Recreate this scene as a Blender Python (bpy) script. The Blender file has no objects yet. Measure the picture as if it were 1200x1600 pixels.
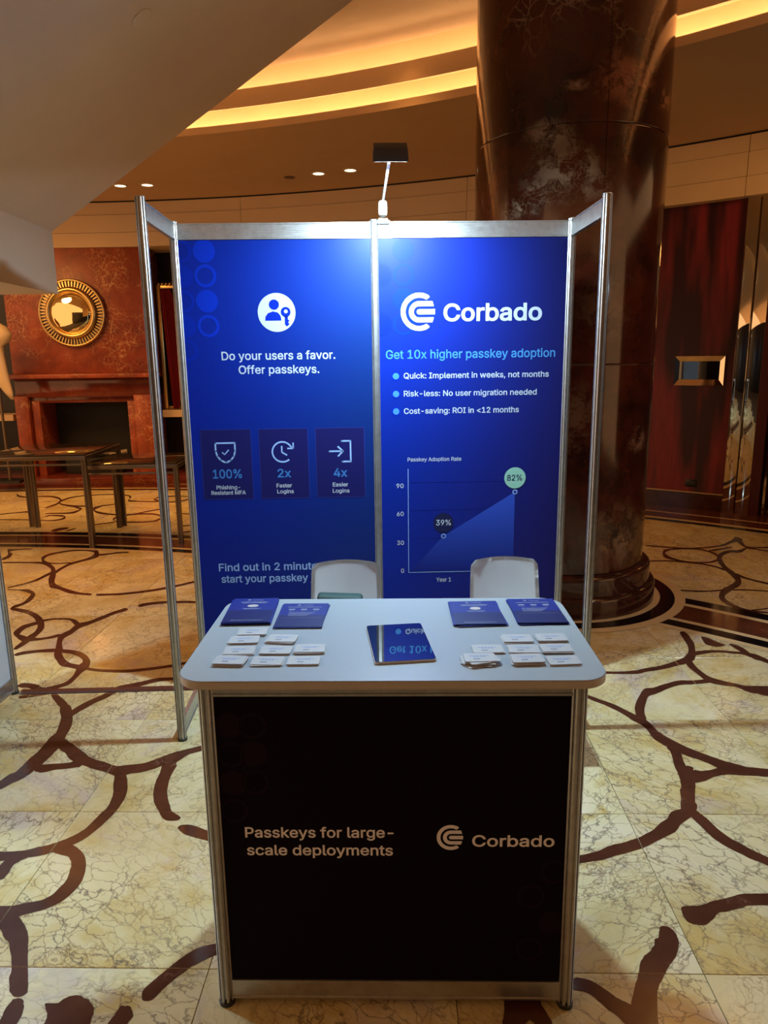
import bpy, bmesh, math, random
from mathutils import Vector, Matrix
random.seed(7)
PI = math.pi
SC = bpy.context.scene
COL = SC.collection

# ------------------------------------------------------------------ camera
def make_camera():
    yaw, pitch, roll = -0.0259, 0.2109, 0.0136
    def w(a, b, dep):
        c, s = math.cos(roll), math.sin(roll); a, b = c*a + s*b, -s*a + c*b
        c, s = math.cos(pitch), math.sin(pitch); y = c*dep + s*b; z = -s*dep + c*b
        c, s = math.cos(yaw), math.sin(yaw)
        return Vector((c*a - s*y, s*a + c*y, z))
    right, up, back = w(1, 0, 0), w(0, 1, 0), -w(0, 0, 1)
    cam = bpy.data.cameras.new('camera'); o = bpy.data.objects.new('camera', cam); COL.objects.link(o)
    m = Matrix.Identity(4)
    for i, v in enumerate((right, up, back)):
        for j in range(3): m[j][i] = v[j]
    m.translation = (-0.0679, -3.8044, 1.8226)
    o.matrix_world = m
    cam.sensor_fit = 'AUTO'; cam.sensor_width = 36
    cam.lens = 1117.9/1600*36
    cam.clip_start = 0.05; cam.clip_end = 60
    SC.camera = o
make_camera()

# ------------------------------------------------------------------ world, exposure, lights
W = bpy.data.worlds.new('world'); SC.world = W; W.use_nodes = True
bg = W.node_tree.nodes['Background']
bg.inputs['Color'].default_value = (1.0, 0.53, 0.23, 1)
bg.inputs['Strength'].default_value = 1.1
SC.view_settings.view_transform = 'Standard'; SC.view_settings.look = 'None'
SC.view_settings.gamma = 1.0; SC.view_settings.use_curve_mapping = False
SC.view_settings.exposure = 0.40

def light(name, kind, loc, energy, color, aim=None, size=0.1, size_y=None, spot=None, blend=0.5):
    L = bpy.data.lights.new(name, kind); L.energy = energy; L.color = color
    o = bpy.data.objects.new(name, L); COL.objects.link(o); o.location = loc
    if kind == 'AREA':
        L.size = size
        if size_y: L.shape = 'RECTANGLE'; L.size_y = size_y
    else: L.shadow_soft_size = size
    if spot: L.spot_size = math.radians(spot); L.spot_blend = blend
    if aim is not None:
        o.rotation_euler = (Vector(aim) - Vector(loc)).to_track_quat('-Z', 'Y').to_euler()
    return o
COOL = (0.62, 0.86, 1.0); WARM = (1.0, 0.47, 0.135)
# the booth's own flood lamp (its housing is built further down)
light('booth_lamp_light', 'AREA', (0.06, -0.545, 2.60), 63, COOL, (0.06, -0.545+0.29, 1.60), 0.13, 0.08)
# lamp of the neighbouring booth, outside the frame
light('neighbour_lamp_light', 'AREA', (-2.75, -0.75, 2.15), 36, COOL, (-2.4, -1.0, 0.8), 0.2)
light('right_fill_light', 'AREA', (2.9, -0.9, 2.5), 16, COOL, (2.3, -1.4, 0.5), 0.3)  # added cool fill for the right-hand floor, not a booth's lamp
# added warm spots that brighten the lobby floor, without any fittings
for x, y, e in [(-2.4, 1.9, 200), (0.3, 3.2, 150), (3.2, 1.2, 210), (3.0, 2.9, 260), (-4.0, 3.2, 330), (-2.6, 5.2, 330), (-4.6, 5.4, 260)]:
    light('floor_fill_beam', 'SPOT', (x, y, 4.05 if y > 4 else 4.55), e, WARM, (x, y, 0), 0.8, spot=120, blend=0.9)
light('wall_fill_beam', 'SPOT', (-5.8, 4.4, 4.0), 260, WARM, (-4.4, 7.4, 1.6), 0.5, spot=80, blend=0.9)  # added spot that brightens the fireplace, no fitting behind it
light('wall_fill_beam.001', 'SPOT', (4.6, 1.6, 4.0), 110, WARM, (3.7, 4.6, 2.2), 0.3, spot=80, blend=0.9)  # likewise added, brightens the mahogany wall

# ------------------------------------------------------------------ helpers
def finish(name, bm, mat, parent=None, smooth=False, loc=None, bevel=None, seg=2):
    if bevel: bmesh.ops.bevel(bm, geom=[e for e in bm.edges], offset=bevel, segments=seg, affect='EDGES', profile=0.5, clamp_overlap=True)
    bmesh.ops.recalc_face_normals(bm, faces=bm.faces)
    me = bpy.data.meshes.new(name); bm.to_mesh(me); bm.free()
    for m in (mat if isinstance(mat, (list, tuple)) else [mat]): me.materials.append(m)
    if smooth:
        for p in me.polygons: p.use_smooth = True
        if smooth != 'all':
            me.set_sharp_from_angle(angle=math.radians(40))
    o = bpy.data.objects.new(name, me); COL.objects.link(o)
    if parent: o.parent = parent
    if loc: o.location = loc
    return o
def tag(o, label=None, cat=None, group=None, kind=None):
    if label: o['label'] = label
    if cat: o['category'] = cat
    if group: o['group'] = group
    if kind: o['kind'] = kind
    return o
def empty(name, loc=(0, 0, 0), rz=0, **k):
    o = bpy.data.objects.new(name, None); COL.objects.link(o); o.location = loc; o.rotation_euler = (0, 0, rz)
    o.empty_display_size = 0.1
    return tag(o, **k)
def bx(bm, x0, x1, y0, y1, z0, z1):
    v = [bm.verts.new((x, y, z)) for x in (x0, x1) for y in (y0, y1) for z in (z0, z1)]
    for f in ((0,1,3,2), (4,6,7,5), (0,4,5,1), (2,3,7,6), (0,2,6,4), (1,5,7,3)): bm.faces.new([v[i] for i in f])
    return v
def box(name, x0, x1, y0, y1, z0, z1, mat, parent=None, bevel=None, **k):
    bm = bmesh.new(); bx(bm, x0, x1, y0, y1, z0, z1)
    return tag(finish(name, bm, mat, parent, smooth=bool(bevel), bevel=bevel), **k)
def prism(bm, pts, f0, f1):
    """extrude a closed 2d outline; f0/f1 map (u,v) to the near and far 3d points"""
    a = [bm.verts.new(f0(*p)) for p in pts]; b = [bm.verts.new(f1(*p)) for p in pts]
    n = len(pts)
    fa = bm.faces.new(a); fb = bm.faces.new(b[::-1])
    for i in range(n): bm.faces.new([a[i], b[i], b[(i+1) % n], a[(i+1) % n]])
    return fa, fb
def tube(bm, pts, r, n=10, cap=True):
    rings = []
    for i, p in enumerate(pts):
        p = Vector(p); a = Vector(pts[max(i-1, 0)]); b = Vector(pts[min(i+1, len(pts)-1)])
        t = (b - a).normalized(); u = t.cross(Vector((0.31, 0.17, 0.93))); u.normalize(); v = t.cross(u)
        rr = r[i] if isinstance(r, (list, tuple)) else r
        rings.append([bm.verts.new(p + rr*(math.cos(2*PI*k/n)*u + math.sin(2*PI*k/n)*v)) for k in range(n)])
    for A, B in zip(rings, rings[1:]):
        for k in range(n): bm.faces.new([A[k], A[(k+1) % n], B[(k+1) % n], B[k]])
    if cap: bm.faces.new(rings[0][::-1]); bm.faces.new(rings[-1])
def lathe(bm, prof, n=48, a0=0, a1=2*PI, c=(0, 0)):
    full = abs(a1 - a0 - 2*PI) < 1e-6
    m = n if full else n + 1
    rings = [[bm.verts.new((c[0] + r*math.cos(a0 + (a1-a0)*k/n), c[1] + r*math.sin(a0 + (a1-a0)*k/n), z)) for k in range(m)] for r, z in prof]
    for A, B in zip(rings, rings[1:]):
        for k in range(n): bm.faces.new([A[k], A[(k+1) % m], B[(k+1) % m], B[k]])
    return rings
def rounded(x0, x1, y0, y1, r, n=6):
    P = []
    for cx, cy, a in ((x1-r, y1-r, 0), (x0+r, y1-r, 90), (x0+r, y0+r, 180), (x1-r, y0+r, 270)):
        for k in range(n+1):
            t = math.radians(a + 90*k/n); P.append((cx + r*math.cos(t), cy + r*math.sin(t)))
    return P

# ------------------------------------------------------------------ materials
class N:
    def __init__(s, name):
        s.m = bpy.data.materials.new(name); s.m.use_nodes = True; s.t = s.m.node_tree
        s.b = s.t.nodes['Principled BSDF']
    def n(s, typ, ins={}, **props):
        x = s.t.nodes.new(typ)
        for k, v in props.items(): setattr(x, k, v)
        for k, v in ins.items(): s.put(x.inputs[k], v)
        return x
    def put(s, sock, v):
        if hasattr(v, 'is_output') or isinstance(v, bpy.types.NodeSocket): s.t.links.new(v, sock)
        elif isinstance(v, bpy.types.Node): s.t.links.new(v.outputs[0], sock)
        else: sock.default_value = (tuple(v) + (1,) if isinstance(v, (tuple, list)) and len(v) == 3 and len(sock.default_value) == 4 else v)
    def set(s, **k):
        for a, v in k.items(): s.put(s.b.inputs[a.replace('_', ' ')], v)
        return s.m
    def math(s, op, a, b=0.0, clamp=False):
        x = s.n('ShaderNodeMath', operation=op, use_clamp=clamp); s.put(x.inputs[0], a); s.put(x.inputs[1], b); return x.outputs[0]
    def mix(s, f, a, b, mode='MIX'):
        x = s.n('ShaderNodeMix', data_type='RGBA', blend_type=mode)
        s.put(x.inputs[0], f); s.put(x.inputs[6], a); s.put(x.inputs[7], b); return x.outputs[2]
    def ramp(s, f, stops, interp='LINEAR'):
        x = s.n('ShaderNodeValToRGB'); s.put(x.inputs[0], f); r = x.color_ramp; r.interpolation = interp
        while len(r.elements) < len(stops): r.elements.new(0.5)
        for e, (p, c) in zip(r.elements, stops):
            e.position = p; e.color = (c if isinstance(c, tuple) else (c, c, c)) + (1,)
        return x.outputs[0]
    def noise(s, vec, scale, detail=4, rough=0.55, dist=0.0):
        return s.n('ShaderNodeTexNoise', {'Vector': vec, 'Scale': scale, 'Detail': detail, 'Roughness': rough, 'Distortion': dist})
    def edge(s, vec, scale):
        return s.n('ShaderNodeTexVoronoi', {'Vector': vec, 'Scale': scale}, feature='DISTANCE_TO_EDGE').outputs[0]
    def pos(s): return s.n('ShaderNodeNewGeometry').outputs['Position']
    def warp(s, vec, scale, amt, detail=3):
        nz = s.noise(vec, scale, detail)
        a = s.n('ShaderNodeVectorMath', {0: nz.outputs['Color'], 1: (0.5, 0.5, 0.5)}, operation='SUBTRACT')
        b = s.n('ShaderNodeVectorMath', {0: a.outputs[0], 'Scale': amt}, operation='SCALE')
        return s.n('ShaderNodeVectorMath', {0: vec, 1: b.outputs[0]}, operation='ADD').outputs[0]
    def bump(s, h, strength=0.2, dist=0.01):
        x = s.n('ShaderNodeBump', {'Height': h, 'Strength': strength, 'Distance': dist}); s.put(s.b.inputs['Normal'], x.outputs[0])
def plain(name, col, rough=0.5, metal=0.0, **k):
    a = N(name); a.set(Base_Color=col, Roughness=rough, Metallic=metal, **k); return a.m
def emis(name, col, st):
    a = N(name); a.set(Base_Color=(0, 0, 0), Emission_Color=col, Emission_Strength=st); return a.m

def m_tile():
    a = N('cream_marble')
    oi = a.n('ShaderNodeObjectInfo')
    rnd = oi.outputs['Random']
    off = a.n('ShaderNodeVectorMath', {0: (37.0, 91.0, 53.0), 'Scale': rnd}, operation='SCALE')
    p = a.n('ShaderNodeVectorMath', {0: a.pos(), 1: off.outputs[0]}, operation='ADD').outputs[0]
    rot = a.n('ShaderNodeVectorRotate', {'Vector': p, 'Angle': a.math('MULTIPLY', rnd, 40.0)}, rotation_type='Z_AXIS').outputs[0]
    st = a.n('ShaderNodeVectorMath', {0: rot, 1: (1.0, 0.62, 1.0)}, operation='MULTIPLY').outputs[0]
    w1 = a.warp(st, 5.0, 0.28, 5); w2 = a.warp(st, 14.0, 0.09, 5)
    big = a.noise(st, 2.2, 5, 0.6, 0.6).outputs[0]
    base = a.ramp(big, [(0.30, (0.46, 0.36, 0.16)), (0.44, (0.62, 0.53, 0.28)), (0.56, (0.69, 0.62, 0.38)), (0.70, (0.74, 0.66, 0.48))])
    yel = a.ramp(a.noise(w1, 4.0, 5, 0.65).outputs[0], [(0.51, 0.0), (0.66, 1.0)])
    base = a.mix(a.math('MULTIPLY', yel, 0.75), base, (0.52, 0.35, 0.07))
    gry = a.ramp(a.noise(w1, 2.6, 4, 0.6).outputs[0], [(0.56, 0.0), (0.68, 1.0)])
    base = a.mix(a.math('MULTIPLY', gry, 0.7), base, (0.47, 0.40, 0.44))
    base = a.mix(a.math('MULTIPLY', rnd, 0.35), base, (0.56, 0.42, 0.20))
    den = a.ramp(a.noise(st, 1.7, 3).outputs[0], [(0.40, 0.12), (0.60, 1.0)])
    v1 = a.ramp(a.edge(w1, 8.0), [(0.0, 1.0), (0.010, 0.6), (0.026, 0.0)])
    v2 = a.ramp(a.edge(w2, 17.0), [(0.0, 1.0), (0.018, 0.5), (0.045, 0.0)])
    v2 = a.math('MULTIPLY', v2, den)
    v3 = a.ramp(a.edge(w2, 38.0), [(0.0, 0.9), (0.08, 0.0)])
    v3 = a.math('MULTIPLY', v3, a.ramp(a.noise(w1, 3.1, 3).outputs[0], [(0.50, 0.0), (0.62, 0.9)]))
    base = a.mix(a.math('MULTIPLY', v2, 0.85), base, (0.17, 0.11, 0.06))
    base = a.mix(a.math('MULTIPLY', v3, 0.75), base, (0.22, 0.12, 0.06))
    base = a.mix(a.math('MULTIPLY', a.math('MULTIPLY', v1, den), 0.85), base, (0.13, 0.10, 0.08))
    a.set(Base_Color=base, Roughness=0.19, Specular_IOR_Level=0.5)
    return a.m
def m_dark_marble(name, c1, c2, vein, scale=1.0, vmask=(0.55, 0.68), rough=0.12, patch=None, amt=0.9, spots=()):
    a = N(name); p = a.pos()
    p = a.n('ShaderNodeVectorMath', {0: p, 'Scale': scale}, operation='SCALE').outputs[0]
    w = a.warp(p, 3.0, 0.5, 5); w2 = a.warp(p, 9.0, 0.16, 4)
    base = a.mix(a.ramp(a.noise(w2, 3.0, 6, 0.65).outputs[0], [(0.35, 0.0), (0.65, 1.0)]), c1, c2)
    e1 = a.ramp(a.edge(w, 2.6), [(0.0, 1.0), (0.01, 0.5), (0.028, 0.0)])
    e2 = a.ramp(a.edge(w2, 9.0), [(0.0, 0.8), (0.02, 0.3), (0.06, 0.0)])
    mk = a.ramp(a.noise(p, 1.6, 3).outputs[0], [(vmask[0], 0.0), (vmask[1], 1.0)])
    v = a.math('MULTIPLY', a.math('MAXIMUM', e1, e2), mk)
    base = a.mix(a.math('MULTIPLY', v, amt), base, vein)
    if patch:
        pm = a.ramp(a.noise(a.warp(p, 2.0, 0.5, 6), 1.3, 7, 0.72).outputs[0], [(patch[0], 0.0), (patch[1], 1.0)])
        base = a.mix(a.math('MULTIPLY', pm, 0.75), base, patch[2])
    for (sx, sy, sz), (rx, rz), colr in spots:      # pale clouds of calcite in the stone
        q = a.n('ShaderNodeVectorMath', {0: a.warp(a.pos(), 2.6, 0.28, 4), 1: (sx, sy, sz)}, operation='SUBTRACT').outputs[0]
        q = a.n('ShaderNodeVectorMath', {0: q, 1: (1/rx, 1/rx, 1/rz)}, operation='MULTIPLY').outputs[0]
        ln = a.n('ShaderNodeVectorMath', {0: q}, operation='LENGTH').outputs['Value']
        fall = a.ramp(ln, [(0.25, 1.0), (1.0, 0.0)])
        w3 = a.warp(a.pos(), 7.0, 0.22, 6)
        cl = a.ramp(a.noise(w3, 5.5, 7, 0.75).outputs[0], [(0.47, 0.0), (0.55, 1.0)])
        ed = a.ramp(a.edge(w3, 16.0), [(0.0, 0.8), (0.03, 0.2), (0.07, 0.0)])
        base = a.mix(a.math('MULTIPLY', fall, a.math('MAXIMUM', a.math('MULTIPLY', cl, 0.9), a.math('MULTIPLY', ed, 0.7))), base, colr)
    a.set(Base_Color=base, Roughness=rough, Specular_IOR_Level=0.5)
    return a.m
def m_wood():
    a = N('mahogany_veneer'); p = a.pos()
    st = a.n('ShaderNodeVectorMath', {0: p, 1: (1.0, 1.0, 0.10)}, operation='MULTIPLY').outputs[0]
    g = a.noise(st, 34.0, 6, 0.7).outputs[0]
    bl = a.noise(a.n('ShaderNodeVectorMath', {0: p, 1: (1.0, 1.0, 0.13)}, operation='MULTIPLY').outputs[0], 4.6, 2, 0.5).outputs[0]
    base = a.mix(a.ramp(bl, [(0.42, 0.0), (0.60, 1.0)]), (0.026, 0.004, 0.008), (0.21, 0.020, 0.032))
    base = a.mix(a.ramp(g, [(0.3, 0.5), (0.7, 0.0)]), base, (0.030, 0.005, 0.005))
    a.set(Base_Color=base, Roughness=0.34, Specular_IOR_Level=0.35)
    a.bump(g, 0.05, 0.002); return a.m
def m_alu():
    a = N('brushed_aluminium'); p = a.pos()
    st = a.n('ShaderNodeVectorMath', {0: p, 1: (3.0, 3.0, 60.0)}, operation='MULTIPLY').outputs[0]
    g = a.noise(st, 4.0, 4, 0.6).outputs[0]
    d = a.noise(p, 30.0, 3, 0.7).outputs[0]
    base = a.mix(a.ramp(d, [(0.35, 0.6), (0.6, 0.0)]), (0.50, 0.50, 0.50), (0.38, 0.36, 0.34))
    a.set(Base_Color=base, Metallic=0.9, Roughness=a.ramp(g, [(0.2, 0.30), (0.8, 0.46)])); return a.m
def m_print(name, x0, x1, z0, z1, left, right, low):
    """printed banner: colour runs from bright blue at the left to navy at the right and bottom (print, with lamp falloff painted in)"""
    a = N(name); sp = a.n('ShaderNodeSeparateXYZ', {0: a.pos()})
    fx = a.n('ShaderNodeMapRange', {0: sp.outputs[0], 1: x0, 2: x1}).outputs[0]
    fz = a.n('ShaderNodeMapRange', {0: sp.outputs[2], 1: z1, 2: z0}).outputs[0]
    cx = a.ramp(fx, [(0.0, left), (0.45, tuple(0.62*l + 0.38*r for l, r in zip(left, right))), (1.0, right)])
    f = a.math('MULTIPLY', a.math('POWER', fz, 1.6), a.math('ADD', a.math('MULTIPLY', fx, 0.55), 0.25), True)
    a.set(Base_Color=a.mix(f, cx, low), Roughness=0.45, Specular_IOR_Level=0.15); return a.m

M = {}
COLUMN_SPOTS = [((1.60, 1.04, 3.50), (0.26, 0.20), (0.30, 0.11, 0.06)), ((1.26, 1.04, 3.46), (0.12, 0.05), (0.34, 0.20, 0.13)), ((1.92, 1.24, 3.42), (0.12, 0.12), (0.34, 0.18, 0.10)),
                ((1.25, 1.05, 2.95), (0.34, 0.20), (0.36, 0.30, 0.22)), ((1.02, 1.16, 2.80), (0.22, 0.10), (0.36, 0.30, 0.22)), ((1.12, 1.10, 3.16), (0.20, 0.10), (0.32, 0.24, 0.17)),
                ((1.74, 1.10, 0.55), (0.32, 0.30), (0.20, 0.11, 0.055)), ((1.55, 1.03, 2.10), (0.30, 0.26), (0.14, 0.07, 0.045)), ((1.85, 1.17, 1.25), (0.16, 0.10), (0.22, 0.12, 0.07)),
                ((2.01, 1.37, 0.50), (0.20, 0.35), (0.18, 0.10, 0.05)), ((1.37, 1.02, 1.40), (0.2, 0.3), (0.14, 0.07, 0.04))]
M['tile'] = m_tile()
M['grout'] = plain('dark_grout', (0.05, 0.04, 0.03), 0.8)
M['inlay'] = m_dark_marble('brown_inlay_marble', (0.058, 0.019, 0.011), (0.085, 0.028, 0.016), (0.40, 0.26, 0.18), 2.0, (0.60, 0.68), 0.12, amt=0.5)
M['band_brown'] = m_dark_marble('brown_band_marble', (0.075, 0.022, 0.011), (0.13, 0.036, 0.016), (0.45, 0.25, 0.15), 2.0, (0.56, 0.66), 0.10, amt=0.5)
M['band_black'] = plain('black_granite', (0.006, 0.005, 0.005), 0.12)
M['band_cream'] = plain('cream_stone', (0.62, 0.46, 0.24), 0.15)
M['column'] = m_dark_marble('dark_red_column_marble', (0.020, 0.0045, 0.0025), (0.088, 0.018, 0.008), (0.42, 0.26, 0.16), 1.0, (0.60, 0.70), 0.11, amt=0.6, spots=COLUMN_SPOTS)
M['plinth'] = m_dark_marble('column_base_marble', (0.030, 0.009, 0.006), (0.065, 0.020, 0.013), (0.3, 0.14, 0.08), 2.0, (0.58, 0.70), 0.08, amt=0.5)
M['rust'] = m_dark_marble('rust_red_marble', (0.19, 0.030, 0.011), (0.32, 0.058, 0.018), (0.70, 0.42, 0.20), 1.5, (0.46, 0.60), 0.42, amt=0.85)
M['rust_dark'] = m_dark_marble('deep_red_marble', (0.095, 0.016, 0.008), (0.15, 0.027, 0.012), (0.4, 0.2, 0.1), 1.3, (0.55, 0.68), 0.12, amt=0.6)
M['wood'] = m_wood()
M['alu'] = m_alu()
def m_plaster(name, col, b=0.04):
    a = N(name); g = a.noise(a.pos(), 120.0, 3).outputs[0]
    c = a.mix(a.ramp(a.noise(a.pos(), 2.0, 3).outputs[0], [(0.3, 0.0), (0.7, 1.0)]), col, tuple(x*0.93 for x in col))
    a.set(Base_Color=c, Roughness=0.85); a.bump(g, b, 0.003); return a.m
M['plaster'] = m_plaster('beige_plaster', (0.68, 0.56, 0.44))
M['ceiling'] = m_plaster('ceiling_plaster', (0.62, 0.43, 0.25))
M['stone'] = m_plaster('beige_limestone', (0.64, 0.47, 0.29), 0.08)
M['darkwall'] = plain('dark_wall', (0.012, 0.008, 0.007), 0.3)
M['black'] = plain('black', (0.004, 0.004, 0.005), 0.35)
M['soot'] = plain('sooty_black', (0.006, 0.005, 0.005), 0.7)
M['mirror'] = plain('mirror_glass', (0.72, 0.66, 0.56), 0.02, 1.0)
M['mirror_gold'] = plain('gold_mirror', (0.95, 0.75, 0.40), 0.03, 1.0)
M['gold'] = plain('aged_gold', (0.55, 0.38, 0.16), 0.28, 1.0)
M['bronze'] = plain('dark_bronze', (0.16, 0.115, 0.08), 0.35, 0.7)
M['table_glass'] = plain('smoked_glass_top', (0.030, 0.018, 0.012), 0.06)
M['white'] = plain('white_laminate', (0.36, 0.42, 0.46), 0.32)
M['edge'] = plain('laminate_edge', (0.50, 0.46, 0.42), 0.45)
M['paper'] = plain('white_card', (0.47, 0.49, 0.52), 0.55)
M['chair'] = plain('white_plastic', (0.72, 0.76, 0.80), 0.38)
M['chrome'] = plain('chrome', (0.75, 0.72, 0.68), 0.08, 1.0)
M['rubber'] = plain('black_rubber', (0.02, 0.02, 0.02), 0.6)
M['panel_white'] = plain('white_wall_panel', (0.5, 0.55, 0.62), 0.5)
M['curtain'] = plain('red_velvet', (0.25, 0.006, 0.006), 0.8)
M['red_dark'] = plain('dark_red_lacquer', (0.05, 0.004, 0.006), 0.3)
M['cream'] = plain('cream_ceramic', (0.62, 0.48, 0.30), 0.35)
M['screen'] = plain('glossy_black_screen', (0.004, 0.005, 0.008), 0.02, 0.0, IOR=1.9)
M['lamp_body'] = plain('grey_lamp_housing', (0.045, 0.032, 0.034), 0.5)
M['lamp_arm'] = plain('white_steel_arm', (0.75, 0.78, 0.80), 0.35)
M['lamp_glass'] = emis('lit_lamp_glass', (0.80, 0.92, 1.0), 30.0)
M['led'] = emis('warm_led_strip', (1.0, 0.62, 0.31), 24.0)
M['down'] = emis('lit_downlight', (1.0, 0.80, 0.52), 1.6)
M['bag'] = plain('dark_green_canvas', (0.015, 0.045, 0.042), 0.7)
M['cable_cover'] = plain('glossy_brown_cover', (0.10, 0.035, 0.025), 0.12)
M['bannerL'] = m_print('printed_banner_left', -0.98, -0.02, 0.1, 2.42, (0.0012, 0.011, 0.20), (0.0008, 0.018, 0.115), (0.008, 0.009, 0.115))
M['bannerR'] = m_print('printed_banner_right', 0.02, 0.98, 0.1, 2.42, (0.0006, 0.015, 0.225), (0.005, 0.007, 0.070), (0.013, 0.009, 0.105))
M['circle'] = plain('print_circle_blue', (0.002, 0.020, 0.33), 0.42, Specular_IOR_Level=0.12)
M['circle_dim'] = plain('print_circle_dim_blue', (0.0015, 0.014, 0.25), 0.42, Specular_IOR_Level=0.12)
M['circle_right'] = plain('print_circle_soft_blue', (0.001, 0.019, 0.28), 0.45, Specular_IOR_Level=0.12)
M['ink_white'] = plain('print_white', (0.34, 0.38, 0.46), 0.45, Specular_IOR_Level=0.12)
M['ink_pale'] = plain('print_pale_blue', (0.22, 0.34, 0.62), 0.45, Specular_IOR_Level=0.12)
M['ink_blue'] = plain('print_light_blue', (0.035, 0.14, 0.40), 0.45, Specular_IOR_Level=0.12)
M['ink_cyan'] = plain('print_sky_blue', (0.04, 0.17, 0.42), 0.45, Specular_IOR_Level=0.12)
M['ink_navy'] = plain('print_navy', (0.008, 0.008, 0.075), 0.45, Specular_IOR_Level=0.12)
M['ink_line'] = plain('print_thin_line', (0.02, 0.03, 0.22), 0.45, Specular_IOR_Level=0.12)
M['ink_grid'] = plain('print_grid_line', (0.006, 0.013, 0.16), 0.45, Specular_IOR_Level=0.12)
M['ink_mint'] = plain('print_mint', (0.20, 0.40, 0.33), 0.45, Specular_IOR_Level=0.12)
M['ink_dark'] = plain('print_dark', (0.01, 0.012, 0.05), 0.45, Specular_IOR_Level=0.12)
M['ink_area'] = None
M['front'] = plain('printed_near_black', (0.007, 0.004, 0.007), 0.6, Specular_IOR_Level=0.05)
M['front_circ'] = plain('printed_faint_circle', (0.014, 0.007, 0.012), 0.6, Specular_IOR_Level=0.05)
M['ink_front'] = plain('print_soft_white', (0.88, 0.84, 0.92), 0.5)
M['leaflet'] = plain('leaflet_blue', (0.003, 0.014, 0.21), 0.4)
M['leaflet_dark'] = plain('leaflet_navy', (0.004, 0.008, 0.10), 0.4)
def m_area():
    a = N('print_chart_area'); sp = a.n('ShaderNodeSeparateXYZ', {0: a.pos()})
    fz = a.n('ShaderNodeMapRange', {0: sp.outputs[2], 1: 0.66, 2: 1.05}).outputs[0]
    a.set(Base_Color=a.mix(fz, (0.006, 0.012, 0.14), (0.022, 0.055, 0.36)), Roughness=0.45, Specular_IOR_Level=0.12); return a.m
M['ink_area'] = m_area()

# ------------------------------------------------------------------ rotunda frame
CX, CY, RW = -4.734, -6.624, 14.1
def P(r, deg): t = math.radians(deg); return (CX + r*math.cos(t), CY + r*math.sin(t))
def arc_block(bm, r0, r1, a0, a1, z0, z1, n=8):
    A = []
    for k in range(n+1):
        d = a0 + (a1-a0)*k/n; x0, y0 = P(r0, d); x1, y1 = P(r1, d)
        A.append([bm.verts.new(p) for p in ((x0, y0, z0), (x1, y1, z0), (x1, y1, z1), (x0, y0, z1))])
    for a, b in zip(A, A[1:]):
        for k in range(4): bm.faces.new([a[k], b[k], b[(k+1) % 4], a[(k+1) % 4]])
    bm.faces.new(A[0]); bm.faces.new(A[-1][::-1])
def arc(name, r0, r1, a0, a1, z0, z1, mat, parent=None, n=8, smooth=True, **k):
    bm = bmesh.new(); arc_block(bm, r0, r1, a0, a1, z0, z1, n)
    return tag(finish(name, bm, mat, parent, smooth=smooth), **k)

# ------------------------------------------------------------------ floor
bm = bmesh.new(); bx(bm, -9.5, 8.5, -7.6, 9.5, -0.10, -0.012)
floor = tag(finish('floor', bm, M['grout']), label='polished cream marble tile floor with winding brown inlays', kind='structure')
TA = math.radians(-3.15); TX, TY = 0.75, 0.775; OX, OY = 0.282, -1.190
def rot(x, y, a=TA): return (x*math.cos(a) - y*math.sin(a), x*math.sin(a) + y*math.cos(a))
bm = bmesh.new(); g = 0.0012
bx(bm, g, TX-g, g, TY-g, -0.012, 0.0)
bmesh.ops.bevel(bm, geom=[e for e in bm.edges if all(v.co.z > -0.001 for v in e.verts)], offset=0.0012, segments=1, affect='EDGES')
bmesh.ops.recalc_face_normals(bm, faces=bm.faces)
tile_me = bpy.data.meshes.new('tile'); bm.to_mesh(tile_me); bm.free(); tile_me.materials.append(M['tile'])
for i in range(-9, 8):
    for j in range(-4, 13):
        x, y = rot(OX + i*TX, OY + j*TY)
        mx, my = rot(OX + (i+.5)*TX, OY + (j+.5)*TY)
        r = math.hypot(mx-CX, my-CY)
        if r > 13.9 or my < -4.2: continue
        if mx < -0.9*(my+3.8)-1.6 or mx > 0.9*(my+3.8)+1.6: continue
        o = bpy.data.objects.new('tile', tile_me); COL.objects.link(o); o.parent = floor
        o.location = (x, y, 0); o.rotation_euler = (0, 0, TA)
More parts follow.
